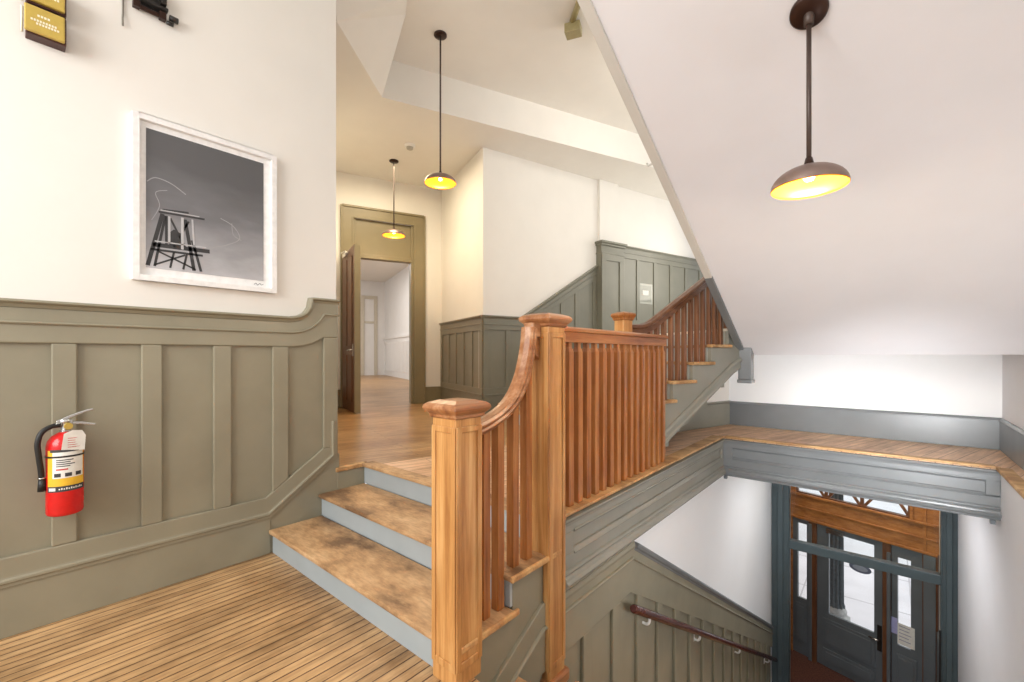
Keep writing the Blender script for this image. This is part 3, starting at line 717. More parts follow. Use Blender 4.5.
# vestibule and street front: the street runs at a slant to the stair hall
KF = R(16)
FV = frame((-0.49, 9.7), (math.cos(KF), -math.sin(KF)), (-math.sin(KF), -math.cos(KF)))
def fv_xy(t, n): p = FV(t, n, 0); return (p.x, p.y)
structure(MB().box(-1.75, -1.45, 8.73, 10.05, ZE - 0.2, 0.42).build('wall_vestibule_left', M['vest_dark']))
structure(MB().polyxy([(0.60, 8.73), (0.74, 8.73), (0.74, 9.40), (0.60, 9.42)], -2.75, 0.1).build('wall_vestibule_right', M['plaster']))
structure(MB().polyxy([(0.57, 8.73), (0.74, 8.73), (0.74, 9.40), (0.57, 9.42)], ZE, -2.75).build('trim_18', M['doorgrey'], None, 0.006))
x = MB(FV)
x.box(-1.02, 1.28, -0.12, 0.0, -1.58, -1.13).box(-1.02, -0.945, -0.12, 0.0, ZE, -1.58).box(0.79, 1.28, -0.12, 0.0, -1.13, 0.1).box(-1.02, -0.89, -0.12, 0.0, -1.13, 0.1)
structure(x.build('wall_street', M['vest'], None, 0.004))
x = MB(FV); x.box(-1.0, 1.12, 0.0, 0.035, -1.16, -1.12).box(-1.0, 1.12, 0.0, 0.02, -1.385, -1.36).box(-1.0, 1.12, 0.0, 0.03, -1.61, -1.57).box(0.79, 0.83, 0, 0.02, -1.12, 0.1).box(0.95, 0.99, 0, 0.02, -1.57, 0.1)
structure(x.build('trim_19', M['vest'], None, 0.006))
# fan light with radiating bars
x = MB(FV); x.box(-0.89, 0.78, -0.10, -0.03, -1.13, -1.105).box(-0.89, -0.865, -0.10, -0.03, -1.105, 0.1).box(0.755, 0.78, -0.10, -0.03, -1.105, 0.1)
fl = structure(x.build('window_2', M['vest_dark'], None, 0.004))
for cx_ in (-0.40, 0.14):
    for dx in (-0.30, 0.0, 0.30):
        x = MB(FV); p0 = cx_ + dx * 0.10
        x.polytz([(p0 - 0.026, -1.105), (p0 + 0.026, -1.105), (cx_ + dx * 1.5 + 0.026, -0.5), (cx_ + dx * 1.5 - 0.026, -0.5)], -0.085, -0.05)
        x.build('fan_bar', M['vest_dark'], fl, 0.003)
x = MB(FV); x.polytz([(0.74, -1.105), (0.76, -1.06), (0.42, -0.5), (0.36, -0.5)], -0.085, -0.05); x.build('fan_bar', M['vest_dark'], fl, 0.003)
x = MB(FV); x.box(-0.865, 0.755, -0.07, -0.064, -1.105, 0.1); x.build('pane', M['glass'], fl)

def glazed_leaf(name, x0, x1, g, zt, panels, mat, n0=-0.07, n1=-0.02):
    gx0, gx1, gz0, gz1 = g
    m_ = MB(FV)
    m_.box(x0, gx0, n0, n1, ZE + 0.02, zt).box(gx1, x1, n0, n1, ZE + 0.02, zt).box(gx0, gx1, n0, n1, gz1, zt).box(gx0, gx1, n0, n1, ZE + 0.02, gz0)
    r_ = structure(m_.build(name, mat, None, 0.004))
    m_ = MB(FV); m_.box(gx0, gx1, (n0+n1)/2 - 0.003, (n0+n1)/2 + 0.003, gz0, gz1); m_.build('pane', M['glass'], r_)
    k_ = min(1, (x1 - x0) / 0.6)
    for pz0, pz1 in panels:
        m_ = MB(FV)
        m_.box(x0 + 0.1*k_, x1 - 0.1*k_, n1, n1 + 0.018, pz0, pz1)
        m_.box(x0 + 0.15*k_, x1 - 0.15*k_, n1 + 0.018, n1 + 0.03, pz0 + 0.05, pz1 - 0.05)
        m_.build('raised_panel', mat, r_, 0.008)
    return r_
x = MB(FV); x.box(-0.66, -0.535, -0.12, 0.012, ZE, -1.57).box(0.44, 0.55, -0.12, 0.012, ZE, -1.57).box(0.94, 1.12, -0.12, 0.012, ZE, -1.57)
structure(x.build('trim_20', M['vest_dark'], None, 0.006))
x = MB(FV); x.box(-0.66, -0.605, -0.02, 0.03, ZE, -1.65).box(0.50, 0.55, -0.02, 0.03, ZE, -1.75).box(0.955, 1.10, 0.01, 0.03, ZE, -1.62)
structure(x.build('trim_26', M['doorgrey'], None, 0.006))
glazed_leaf('window_3', -0.945, -0.662, (-0.864, -0.70, -3.12, -1.70), -1.58, [(-3.95, -3.22)], M['doorgrey'])
d2 = glazed_leaf('door_2', -0.533, 0.438, (-0.345, 0.325, -3.2, -1.715), -1.6, [(-3.78, -3.3), (-4.1, -3.85)], M['doorgrey'])
glazed_leaf('window_4', 0.552, 0.938, (0.625, 0.80, -3.23, -1.80), -1.57, [(-3.95, -3.36)], M['doorgrey'])
x = MB(FV); x.box(0.365, 0.428, -0.02, -0.005, -3.46, -3.03); x.build('lock_plate', M['black'], d2, 0.004)
x = MB(FV); x.tube([(0.397, -0.005, -3.26), (0.397, 0.05, -3.26), (0.38, 0.06, -3.26), (0.27, 0.06, -3.255)], 0.012, 10); x.build('lever_handle', M['chrome'], d2)
x = MB(FV); x.box(-0.36, -0.10, -0.02, 0.05, -1.72, -1.64); x.build('door_closer', M['chrome'], d2, 0.005)
# oval sign on the door glass
x = MB(FV)
ov = [(0.12 + 0.16 * math.cos(2*PI*k/28), -2.19 + 0.08 * math.sin(2*PI*k/28)) for k in range(28)]
x.polytz(ov, -0.041, -0.034)
o = tag(x.build('oval_sign', plain('grey_blue_enamel', (0.14, 0.17, 0.25), 0.4), None, 0, loc=FV(0.12, -0.038, -2.27)), 'dark grey-blue oval sign on the street door glass', 'sign')
x = MB(FV); ov2 = [(0.12 + 0.11 * math.cos(2*PI*k/28), -2.19 + 0.045 * math.sin(2*PI*k/28)) for k in range(28)]; x.polytz(ov2, -0.034, -0.031); x.build('sign_face', plain('pale_blue_enamel', (0.33, 0.38, 0.47), 0.4), o)
# papers
x = MB(FV); x.box(0.55, 0.628, -0.019, -0.016, -3.06, -2.80)
tag(x.build('paper_notice', M['paper_blue'], None, 0, loc=FV(0.59, -0.017, -3.06)), 'small lavender paper notice taped to the post left of the narrow glass', 'notice')
x = MB(FV); x.box(0.632, 0.845, -0.018, -0.015, -3.20, -2.86)
o = tag(x.build('paper_notice', M['paper'], None, 0, loc=FV(0.73, -0.017, -3.20)), 'white printed paper notice taped inside the narrow glass right of the street door', 'notice')
for k in range(5):
    x = MB(FV); x.box(0.65, 0.65 + random.uniform(0.12, 0.17), -0.015, -0.0145, -2.91 - k * 0.055, -2.897 - k * 0.055); x.build('print_line', M['inkblue'], o)
x = MB(FE); x.box(0.545, 0.563, 0.03, 0.05, -3.9, -2.35); x.build('pull_bar', M['black'], w1, 0.004)

# ---- street
structure(MB().box(-12, 12, 9.3, 60, ZE - 0.3, ZE - 0.05).build('ground', M['sidewalk']))
x = MB()
for y in (11.2, 13.1, 15.0): x.box(-12, 12, y, y + 0.03, ZE - 0.05, ZE - 0.047)
for xx in (-3.6, -1.6, 0.4, 2.4, 4.4): x.box(xx, xx + 0.03, 9.9, 18, ZE - 0.05, ZE - 0.0475)
structure(x.build('trim_21', M['curb']))
root = thing('street_column', (-0.83, 11.5, ZE - 0.05), 'dark fluted iron column on a pale base outside the street door', 'column')
x = MB()
rings = []
for z, r in ((0.42, 0.15), (0.5, 0.125), (3.6, 0.11)):
    rings.append([(-0.83 + (r + (0.014 if k % 2 else -0.014)) * math.cos(2*PI*k/24), 11.5 + (r + (0.014 if k % 2 else -0.014)) * math.sin(2*PI*k/24), ZE + z) for k in range(24)])
x.loft(rings); x.build('shaft', M['iron'], root)
x = MB(); x.box(-1.06, -0.60, 11.27, 11.73, ZE - 0.05, ZE + 0.16).lathe([(0.22, 0.16), (0.23, 0.22), (0.18, 0.27), (0.19, 0.33), (0.15, 0.42)], (-0.83, 11.5, ZE), 24); x.build('base', M['ironbase'], root, 0.01)

# ---- room beyond the open door
FRm = frame((-13.61, 10.19), b22, (-a22[0], -a22[1]))
structure(MB(FRm).box(-8.5, 5.2, -0.15, 0, ZU, 5.5).build('wall_room_right', M['white_wood']))
x = MB(FRm); x.box(-8.5, 5.2, 0, 0.03, ZU, ZU + 0.25).box(-8.5, 5.2, 0, 0.07, 2.22, 2.33).box(-8.5, 5.2, 0, 0.03, 2.05, 2.22)
rw = structure(x.build('trim_22', M['white_wood'], None, 0.006))
x = MB(FRm)
for k in range(40): x.box(-4.0 + k * 0.22, -4.0 + k * 0.22 + 0.09, 0, 0.06, ZU + 0.25, 2.05)
x.build('stile', M['white_wood'], rw, 0.005)
FRe = frame(tuple(FRm(5.2, 0, 0))[:2], (-a22[0], -a22[1]), (a22[1], -a22[0]))
structure(MB(FRe).box(-0.2, 12, -0.15, 0, ZU, 5.5).build('wall_room_end', M['white_wood']))
x = MB(FRe); x.box(0.35, 0.5, 0, 0.06, ZU, 4.3).box(0.95, 1.1, 0, 0.06, ZU, 4.3).box(0.5, 0.95, 0, 0.06, 4.15, 4.3).box(0.5, 0.95, 0, 0.05, 3.0, 3.1)
x.box(1.1, 12, 0, 0.03, ZU, ZU + 0.25).box(1.1, 12, 0, 0.07, 2.22, 2.33)
structure(x.build('trim_23', plain('tan_casing_paint', (0.60, 0.54, 0.43), 0.5), None, 0.008))
structure(MB().box(-24, -9.0, 1.0, 20, 5.0, 5.1).build('ceiling_room', M['plaster']))

# ------------------------------------------------------------------ things on the walls
# framed photograph
FP = frame((XL, 0), (0, 1), (1, 0))
y0, y1, z0, z1 = 0.540, 1.386, 1.968, 3.01
x = MB(FP); e = 0.036
x.box(y0, y0 + e, 0.0, 0.045, z0, z1).box(y1 - e, y1, 0.0, 0.045, z0, z1).box(y0 + e, y1 - e, 0, 0.045, z1 - e, z1).box(y0 + e, y1 - e, 0, 0.045, z0, z0 + e)
pic = thing('framed_photograph', (XL + 0.01, (y0 + y1) / 2, z0), 'black and white photograph of a wooden tower in a white frame on the left wall', 'picture')
x.build('frame', M['frame'], pic, 0.003)
x = MB(FP); x.box(y0 + e, y1 - e, 0.006, 0.014, z0 + e, z1 - e); x.build('mount', M['mat'], pic)
x = MB(FP); x.box(0.612, 1.30, 0.014, 0.017, 2.055, 2.937); pr = x.build('print', M['sky_print'], pic)
# the printed tower (ink on the print)
def shift_ink(m_):
    for v in m_.v: v.y -= 0.045; v.z = 2.06 + (v.z - 2.06) * 0.88
x = MB(FP)
def bar(m_, p, q, wd, n0=0.017, n1=0.0182):
    d = Vector((q[0]-p[0], q[1]-p[1])).normalized(); nn = Vector((-d.y, d.x)) * wd / 2
    m_.polytz([(p[0]+nn.x, p[1]+nn.y), (q[0]+nn.x, q[1]+nn.y), (q[0]-nn.x, q[1]-nn.y), (p[0]-nn.x, p[1]-nn.y)], n0, n1)
bar(x, (0.665, 2.07), (0.74, 2.46), 0.022); bar(x, (0.70, 2.07), (0.755, 2.45), 0.014)
bar(x, (0.91, 2.07), (0.86, 2.45), 0.02); bar(x, (0.95, 2.07), (0.90, 2.30), 0.016)
bar(x, (0.69, 2.225), (1.0, 2.235), 0.03); bar(x, (0.68, 2.19), (0.96, 2.195), 0.016)
bar(x, (0.72, 2.47), (0.97, 2.48), 0.014); bar(x, (0.74, 2.49), (0.88, 2.505), 0.014)
bar(x, (0.70, 2.08), (0.86, 2.18), 0.012); bar(x, (0.72, 2.18), (0.92, 2.08), 0.012); bar(x, (0.78, 2.07), (0.80, 2.19), 0.012); bar(x, (0.85, 2.07), (0.87, 2.19), 0.012)
bar(x, (0.80, 2.23), (0.88, 2.44), 0.012); bar(x, (0.86, 2.24), (0.78, 2.44), 0.012); bar(x, (0.76, 2.24), (0.76, 2.45), 0.014)
x.polytz([(0.775, 2.24), (0.85, 2.24), (0.85, 2.33), (0.80, 2.36), (0.775, 2.33)], 0.017, 0.0181)
shift_ink(x); x.build('printed_tower', M['print_dark'], pr)
x = MB(FP)
bar(x, (0.775, 2.25), (0.775, 2.45), 0.012, 0.0182, 0.019); bar(x, (0.845, 2.22), (0.845, 2.46), 0.014, 0.0182, 0.019); bar(x, (0.91, 2.25), (0.90, 2.46), 0.010, 0.0182, 0.019)
bar(x, (0.70, 2.252), (0.98, 2.262), 0.008, 0.0182, 0.019); bar(x, (0.73, 2.485), (0.94, 2.492), 0.007, 0.0182, 0.019)
shift_ink(x); x.build('printed_highlight', M['print_light'], pr)
def inkline(m_, pts, wd):
    pts = smooth_path(pts, 6)
    for p, q in zip(pts, pts[1:]): bar(m_, p, q, wd, 0.017, 0.0177)
x = MB(FP); inkline(x, [(0.617, 2.60), (0.66, 2.635), (0.74, 2.62), (0.82, 2.57)], 0.006)
x.build('printed_trail', M['print_mid'], pr); x = MB(FP); inkline(x, [(0.64, 2.36), (0.68, 2.46), (0.66, 2.54), (0.72, 2.57)], 0.004)
x.build('printed_trail', M['print_mid'], pr); x = MB(FP); inkline(x, [(1.02, 2.46), (1.10, 2.42), (1.14, 2.34), (1.06, 2.28), (0.98, 2.25)], 0.005)
x.build('printed_trail', M['print_mid'], pr); x = MB(FP); inkline(x, [(1.09, 2.44), (1.10, 2.36), (1.15, 2.33)], 0.004)
x.build('printed_trail', M['print_mid'], pr)
x = MB(FP); inkline(x, [(1.235, 2.022), (1.25, 2.034), (1.26, 2.020), (1.275, 2.034), (1.285, 2.024), (1.30, 2.03)], 0.003)
for i, v in enumerate(x.v): v.x -= 0.0028
x.build('signature', M['ink'], pic)

# fire extinguisher
EX, EY = -3.46, 0.245
ext = thing('fire_extinguisher', (EX, EY, 0.625), 'red fire extinguisher with black hose hung on the left wainscot', 'fire extinguisher')
x = MB(); x.lathe([(0.0, 0.625), (0.060, 0.625), (0.072, 0.632), (0.0755, 0.645), (0.0755, 1.0), (0.070, 1.03), (0.055, 1.055), (0.034, 1.07), (0.022, 1.078), (0.0, 1.078)], (EX, EY, 0), 40); x.build('cylinder', M['red'], ext)
x = MB(); x.lathe([(0.0, 1.07), (0.022, 1.07), (0.024, 1.085), (0.018, 1.09), (0.018, 1.125), (0.024, 1.13), (0.022, 1.145), (0.0, 1.145)], (EX, EY, 0), 24)
x.box(EX - 0.012, EX + 0.012, EY - 0.02, EY + 0.03, 1.115, 1.14); x.build('valve', M['chrome'], ext, 0.002)
x = MB(); x.tube([(EX + 0.018, EY + 0.01, 1.108), (EX + 0.03, EY + 0.012, 1.108)], 0.018, 18); x.build('pressure_gauge', M['gold'], ext)
FX = frame((EX, EY), (0, 1), (1, 0))
x = MB(FX); x.polytz([(-0.035, 1.125), (0.02, 1.150), (0.085, 1.178), (0.112, 1.186), (0.114, 1.196), (0.09, 1.194), (0.02, 1.168), (-0.035, 1.14)], -0.011, 0.011); x.build('squeeze_lever', M['chrome'], ext, 0.003)
x = MB(FX); x.polytz([(0.0, 1.118), (0.06, 1.112), (0.12, 1.098), (0.125, 1.108), (0.07, 1.126), (0.0, 1.132)], -0.011, 0.011); x.build('carry_handle', M['chrome'], ext, 0.003)
hp = smooth_path([(EX + 0.01, EY - 0.02, 1.115), (EX + 0.02, EY - 0.055, 1.112), (EX + 0.03, EY - 0.09, 1.085), (EX + 0.035, EY - 0.105, 1.03), (EX + 0.03, EY - 0.10, 0.96), (EX + 0.02, EY - 0.092, 0.88), (EX + 0.012, EY - 0.088, 0.82)], 6)
x = MB(); x.tube(hp, 0.0125, 14); hs = x.build('hose', M['rubber'], ext)
x = MB(); x.tube([(EX + 0.012, EY - 0.088, 0.835), (EX + 0.01, EY - 0.087, 0.77)], [0.014, 0.019], 16); x.build('nozzle', M['rubber'], hs)
x = MB(); x.tube([(EX + 0.013, EY - 0.0885, 0.845), (EX + 0.012, EY - 0.088, 0.838)], 0.0165, 16); x.build('hose_clip', M['chrome'], hs)
x = MB(); x.tube([(EX + 0.004, EY - 0.02, 1.117), (EX + 0.012, EY - 0.04, 1.116)], 0.015, 14); x.build('hose_coupling', M['chrome'], hs)
# label wraps the camera-facing side; angles measured from +X towards +Y
def wrap(m_, a0, a1, z0_, z1_, r, n=14):
    ri = [(EX + r * math.cos(a0 + (a1-a0)*k/n), EY + r * math.sin(a0 + (a1-a0)*k/n)) for k in range(n + 1)]
    ro = [(EX + (r + .0008) * math.cos(a0 + (a1-a0)*k/n), EY + (r + .0008) * math.sin(a0 + (a1-a0)*k/n)) for k in range(n + 1)]
    for k in range(n):
        m_.loft([[(*ri[k], z0_), (*ro[k], z0_), (*ro[k], z1_), (*ri[k], z1_)], [(*ri[k+1], z0_), (*ro[k+1], z0_), (*ro[k+1], z1_), (*ri[k+1], z1_)]])
A0, A1 = R(-62), R(66)
x = MB(); wrap(x, A0, A1, 0.79, 0.985, 0.0757); lb = x.build('label', M['yellow'], ext)
x = MB(); wrap(x, R(-42), R(58), 0.835, 0.985, 0.0766); x.build('label_field', M['paper'], lb)
bands = [(A0, A1, 0.762, 0.792, 0.0766, 14), (R(-50), R(40), 0.975, 0.99, 0.0775, 10)]
bands += [(R(-36 + 32 * k), R(-16 + 32 * k), 0.842, 0.862, 0.0775, 4) for k in range(3)]
bands += [(R(-30), R(-30 + random.uniform(40, 70)), 0.93 - k * 0.011, 0.935 - k * 0.011, 0.0775, 5) for k in range(4)]
for q in bands:
    x = MB(); wrap(x, *q); x.build('label_print', M['ink'], lb)
x = MB(); wrap(x, R(-30), R(5), 0.878, 0.886, 0.0775, 4); x.build('label_mark', M['redink'], lb)
x = MB(); wrap(x, R(-55), R(-32), 0.769, 0.785, 0.0775, 4)
for k in range(11): wrap(x, R(-22 + 7 * k), R(-18 + 7 * k), 0.773, 0.780 + 0.003 * (k % 2), 0.0775, 1)
x.build('label_lettering', M['paper'], lb)
x = MB(); wrap(x, R(-180), R(180), 0.945, 0.955, 0.0775, 36)
x.box(-3.556, EX - 0.07, EY - 0.02, EY + 0.02, 0.80, 1.02).box(-3.556, -3.548, EY - 0.03, EY + 0.03, 0.75, 1.08); x.build('wall_bracket', M['black'], ext, 0.002)
x = MB(frame((EX + 0.062, EY + 0.03), (-0.25, 0.968), (0.968, 0.25)))
x.polytz([(-0.055, 0.99), (0.04, 0.975), (0.045, 1.055), (0.03, 1.085), (-0.01, 1.09), (-0.045, 1.075)], 0.012, 0.0135); tg = x.build('inspection_tag', M['paper'], ext)
x = MB(frame((EX + 0.062, EY + 0.03), (-0.25, 0.968), (0.968, 0.25)))
for k in range(5): x.polytz([(-0.03, 1.05 - k*0.012), (random.uniform(0.0, 0.03), 1.048 - k*0.012), (0.0, 1.0455 - k*0.012), (-0.03, 1.047 - k*0.012)], 0.0136, 0.0139)
x.build('tag_print', M['redink'], tg)

# gold boxes, black fixture and cable high on the left wall
def gold_box(yc, zc, label):
    g = thing('alarm_box', (XL + 0.02, yc, zc - 0.075), label, 'alarm box', 'gold boxes high on the left wall')
    m_ = MB(FP); m_.box(yc - 0.072, yc + 0.082, -0.004, 0.075, zc - 0.075, zc + 0.075); m_.build('housing', M['maroon'], g, 0.004)
    m_ = MB(FP); m_.box(yc - 0.078, yc + 0.075, 0.075, 0.10, zc - 0.068, zc + 0.070); m_.build('cover', M['gold'], g, 0.006)
    m_ = MB(FP)
    for (zz, s0, s1, n) in ((0.022, -0.03, 0.02, 4), (-0.006, -0.055, 0.045, 9), (-0.022, -0.035, 0.055, 8)):
        for k in range(n):
            a = yc + s0 + (s1 - s0) * k / n
            m_.box(a, a + (s1 - s0) / n * 0.7, 0.10, 0.1012, zc + zz - 0.005, zc + zz + 0.006)
    m_.build('lettering', M['goldtxt'], g)
    m_ = MB(FP); m_.tube([(yc - 0.085, 0.03, zc + 0.075), (yc - 0.085, 0.06, zc + 0.062), (yc - 0.085, 0.03, zc - 0.06)], 0.006, 8); m_.build('wire_loop', M['goldtxt'], g)
gold_box(0.172, 3.305, 'lower gold box with pale lettering high on the left wall')
gold_box(0.172, 3.472, 'upper gold box with pale lettering, cut by the top edge above its twin')
m_ = MB(FP)
fx = thing('wall_fixture', (XL + 0.01, 0.65, 3.65), 'black metal bolted fixture high on the left wall above the photograph', 'fixture')
m_.box(0.56, 0.70, 0.0, 0.012, 3.705, 3.86).box(0.56, 0.72, 0.012, 0.05, 3.715, 3.735).box(0.57, 0.60, 0.015, 0.06, 3.745, 3.83).box(0.68, 0.71, 0.015, 0.06, 3.745, 3.83); m_.build('plate', M['black'], fx, 0.003)
m_ = MB(FP); m_.tube([(0.55, 0.03, 3.675), (0.70, 0.03, 3.675)], 0.014, 10).box(0.545, 0.58, 0.01, 0.05, 3.66, 3.70).box(0.675, 0.71, 0.01, 0.05, 3.655, 3.70); m_.build('arm', M['bronze'], fx, 0.003)
m_ = MB(FP); m_.tube([(0.73, 0.025, 3.695), (0.775, 0.025, 3.695)], 0.018, 10).tube([(0.715, 0.028, 3.655), (0.75, 0.028, 3.655)], 0.012, 10); m_.build('bolt', M['black'], fx)
m_ = MB(FP); m_.tube([(0.502, 0.012, 3.52), (0.500, 0.02, 3.56), (0.503, 0.008, 3.6), (0.502, 0.008, 4.4)], 0.005, 8)
tag(m_.build('hanging_cable', plain('grey_cable', (0.22, 0.20, 0.17), 0.6), None, 0, loc=(XL + 0.01, 0.502, 3.52)), 'thin grey cable hanging on the left wall beside the gold boxes', 'cable')

# ------------------------------------------------------------------ pendant lamps
def shade_parts(root, c, zrim, r=0.19, h=0.105):
    prof_o = [(r * math.sin(a), zrim + h * math.cos(a)) for a in [R(90 - k * 7.5) for k in range(12)]] + [(0.012, zrim + h)]
    prof_i = [(max(0.001, p[0] - 0.004), p[1] - 0.004) for p in prof_o[::-1]]
    m_ = MB(); m_.lathe(prof_o, (c[0], c[1], 0), 48, caps=False); sh = m_.build('shade', M['shade_out'], root)
    m_ = MB(); m_.lathe(prof_i + [(r, zrim)], (c[0], c[1], 0), 48, caps=False); m_.build('shade_lining', M['shade_in'], sh)
    m_ = MB(); m_.lathe([(0.016, zrim + h - 0.005), (0.018, zrim + h - 0.045), (0.001, zrim + h - 0.045)], (c[0], c[1], 0), 20); m_.build('socket', M['bronze'], sh)
    m_ = MB(); m_.lathe([(0.004, zrim + 0.030), (0.018, zrim + 0.034), (0.025, zrim + 0.047), (0.02, zrim + 0.06), (0.012, zrim + 0.07)], (c[0], c[1], 0), 20); m_.build('bulb', M['bulb'], root)
    m_ = MB(); m_.lathe([(0.014, zrim + h + 0.04), (0.02, zrim + h + 0.015), (0.03, zrim + h - 0.004)], (c[0], c[1], 0), 20); m_.build('shade_cap', M['bronze'], sh)
def point(name, loc, power, col, r=0.05):
    l = bpy.data.lights.new(name, 'POINT'); l.energy = power; l.color = col; l.shadow_soft_size = r
    o = bpy.data.objects.new(name, l); COL.objects.link(o); o.location = loc; return o
WARM = (1.0, 0.80, 0.50)
# lamp under the sloping soffit
cx_, cy_ = -0.283, 2.488
zc = zs(cy_)
l1 = thing('pendant_lamp', (cx_, cy_, 2.28), 'large near pendant lamp with bronze dome hanging from the sloping white soffit', 'pendant lamp', 'bronze dome pendant lamps')
m_ = MB(); nrm = Vector((0, -KS, -1)).normalized(); u = Vector((1, 0, 0)); v = nrm.cross(u)
ctr = Vector((cx_, cy_, zc))
m_.loft([[tuple(ctr + nrm * d + (u * math.cos(2*PI*k/36) + v * math.sin(2*PI*k/36)) * r) for k in range(36)] for r, d in ((0.078, 0.0), (0.078, 0.014), (0.07, 0.022), (0.02, 0.026))], smooth=True); m_.build('canopy', M['bronze'], l1)
m_ = MB(); m_.tube([(cx_, cy_, zc - 0.01), (cx_, cy_, 2.385)], 0.0105, 14).lathe([(0.02, -0.07), (0.022, -0.02), (0.016, 0.0)], (cx_, cy_, zc), 16); m_.build('rod', M['rod'], l1)
shade_parts(l1, (cx_, cy_), 2.29, 0.157, 0.10)
point('pendant_light', (cx_, cy_, 2.27), 34, (1.0, 0.84, 0.60), 0.05)
def hang(cx_, cy_, ztop, zrim, label):
    l = thing('pendant_lamp', (cx_, cy_, zrim), label, 'pendant lamp', 'bronze dome pendant lamps')
    m_ = MB(); m_.lathe([(0.078, ztop), (0.078, ztop - 0.014), (0.07, ztop - 0.022), (0.02, ztop - 0.026)], (cx_, cy_, 0), 32); m_.build('canopy', M['bronze'], l)
    m_ = MB(); m_.tube([(cx_, cy_, ztop - 0.01), (cx_, cy_, zrim + 0.11)], 0.0105, 12); m_.build('rod', M['rod'], l)
    shade_parts(l, (cx_, cy_), zrim)
    point('pendant_light', (cx_, cy_, zrim - 0.03), 12, WARM, 0.06)
hang(-4.11, 3.48, 5.37, 3.575, 'pendant lamp with bronze dome hanging in the ceiling recess at the hallway entry')
hang(-6.48, 4.45, 4.85, 3.56, 'smallest, farthest pendant lamp hanging in front of the olive door transom')

# smoke detector, emergency light
sd = thing('smoke_detector', (-5.8, 4.28, 4.80), 'round white smoke detector on the hallway ceiling', 'smoke detector')
m_ = MB(); m_.lathe([(0.085, 4.85), (0.085, 4.83), (0.07, 4.815), (0.02, 4.81)], (-5.8, 4.28, 0), 28); m_.build('base', M['white'], sd)
m_ = MB(); m_.lathe([(0.055, 4.815), (0.05, 4.785), (0.03, 4.775)], (-5.8, 4.28, 0), 24); m_.build('sensor_cap', plain('detector_grey', (0.45, 0.42, 0.36), 0.5), sd)
em = thing('emergency_light', (-2.78, 4.35, 5.2), 'small olive box lamp with conduit on the ceiling beside the sloping stringer', 'light')
Fm = frame((-2.78, 4.35), (math.cos(R(20)), math.sin(R(20))), (-math.sin(R(20)), math.cos(R(20))))
m_ = MB(Fm); m_.box(-0.09, 0.09, -0.07, 0.07, 5.22, 5.33); m_.build('housing', M['olivebox'], em, 0.006)
m_ = MB(Fm); m_.box(-0.012, 0.012, -0.012, 0.012, 5.33, 5.37); m_.build('stem', M['olivebox'], em)
m_ = MB(); m_.tube([(-2.76, 4.30, 5.34), (-2.40, 3.98, 5.345)], 0.034, 10); m_.build('conduit', M['olivebox'], em)
hk = MB(); hk.tube([(-1.25, 3.02, 2.86), (-1.30, 3.02, 2.85), (-1.31, 3.02, 2.87)], 0.008, 8)
tag(hk.build('small_hook', M['bandwhite'], None, 0, loc=(-1.27, 3.02, 2.85)), 'tiny pale hook on the edge of the sloping stringer', 'hook')

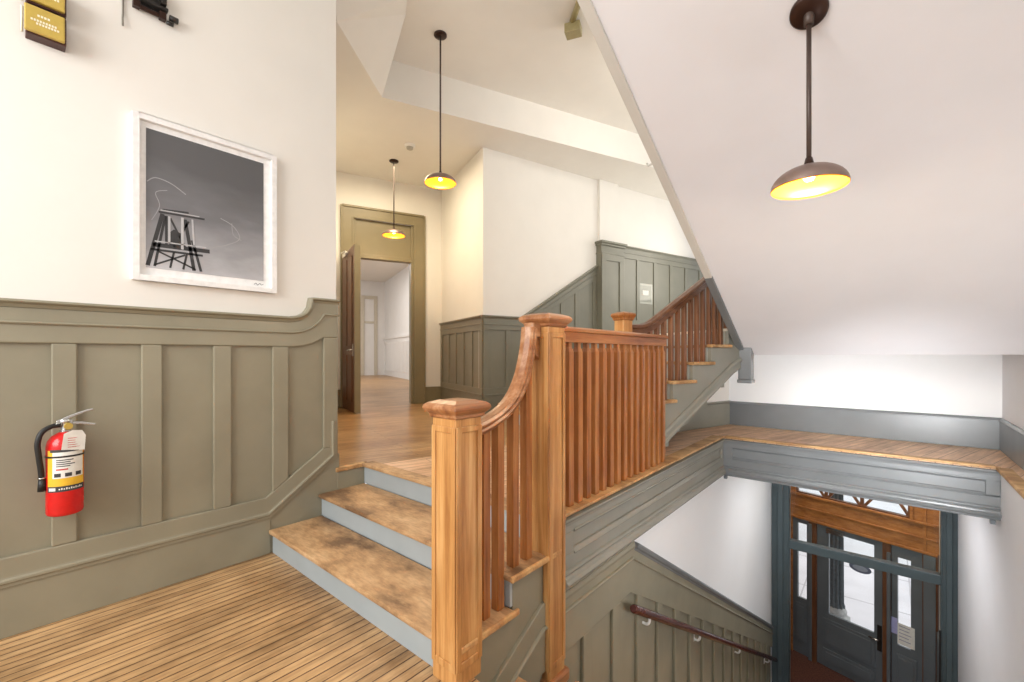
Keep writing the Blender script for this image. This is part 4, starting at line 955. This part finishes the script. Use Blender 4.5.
# ------------------------------------------------------------------ light
W = bpy.data.worlds.new('World'); SC.world = W; W.use_nodes = True
bg = W.node_tree.nodes['Background']
bg.inputs[0].default_value = (0.93, 0.96, 1.0, 1); bg.inputs[1].default_value = 1.25
def area(name, loc, target, sx, sy, power, col, spread=PI):
    l = bpy.data.lights.new(name, 'AREA'); l.shape = 'RECTANGLE'; l.size = sx; l.size_y = sy; l.energy = power; l.color = col
    o = bpy.data.objects.new(name, l); COL.objects.link(o); o.location = loc
    l.spread = spread
    o.rotation_euler = (Vector(target) - Vector(loc)).to_track_quat('-Z', 'Y').to_euler(); return o
area('window_daylight', (-1.9, -3.1, 3.0), (-1.9, 3, 0.4), 2.8, 2.6, 212, (1.0, 0.985, 0.95))
area('stairwell_fill', (0.69, 2.7, 0.1), (-0.7, 6.6, 0.8), 1.2, 0.8, 42, (0.95, 0.975, 1.0))  # added fill light low in the stairwell, no window behind it
area('far_wall_fill', (0.80, 3.3, 0.85), (-0.3, 6.6, 0.80), 0.7, 0.7, 17, (0.96, 0.98, 1.0), R(60))  # narrow fill light added to brighten the far wall
area('hallway_fill', (-6.0, 4.0, 4.75), (-6.0, 4.0, 0), 1.0, 1.0, 62, (1.0, 0.85, 0.60))  # unseen area light added as warm fill for the hallway
area('stair_wall_fill', (-1.5, 5.6, 4.9), (-4.4, 6.3, 3.2), 0.9, 0.9, 34, (1.0, 0.95, 0.86))  # fill light added out of sight behind the soffit to brighten the stair wall
area('landing_fill', (-1.9, 9.5, 3.6), (-3.4, 6.5, 2.6), 1.5, 1.5, 34, (1.0, 0.93, 0.80))  # unseen fill light added for the far stretch of the stair wall
area('entrance_fill', (-0.3, 6.8, 0.05), (-0.3, 6.8, -4), 0.8, 1.6, 26, (0.97, 0.98, 1.0))  # unseen fill light added to lift the white walls of the lower stairwell
area('vestibule_light', (-0.4, 9.1, 0.05), (-0.4, 9.15, -4), 1.4, 0.6, 22, (1.0, 0.84, 0.62))
area('room_daylight', (-14.5, 7.0, 4.9), (-14.5, 7.0, 0), 4.0, 4.0, 230, (1.0, 0.98, 0.95))
sun = bpy.data.lights.new('sun', 'SUN'); sun.energy = 1.2; sun.angle = R(3); sun.color = (1.0, 0.97, 0.92)
so = bpy.data.objects.new('sun', sun); COL.objects.link(so); so.rotation_euler = (R(-20), R(25), 0); so.location = (0, 20, 20)

# ------------------------------------------------------------------ camera
cam = bpy.data.cameras.new('camera'); co = bpy.data.objects.new('camera', cam); COL.objects.link(co)
co.location = (0, 0, 1.5); co.rotation_euler = (R(90), 0, R(40.5))
cam.sensor_width = 36; cam.lens = 440 / 1024 * 36; cam.shift_y = 14 / 1024; cam.clip_start = 0.05; cam.clip_end = 200
SC.camera = co
SC.view_settings.view_transform = 'Standard'; SC.view_settings.look = 'None'
SC.view_settings.exposure = 0.0; SC.view_settings.gamma = 1.0; SC.view_settings.use_curve_mapping = False
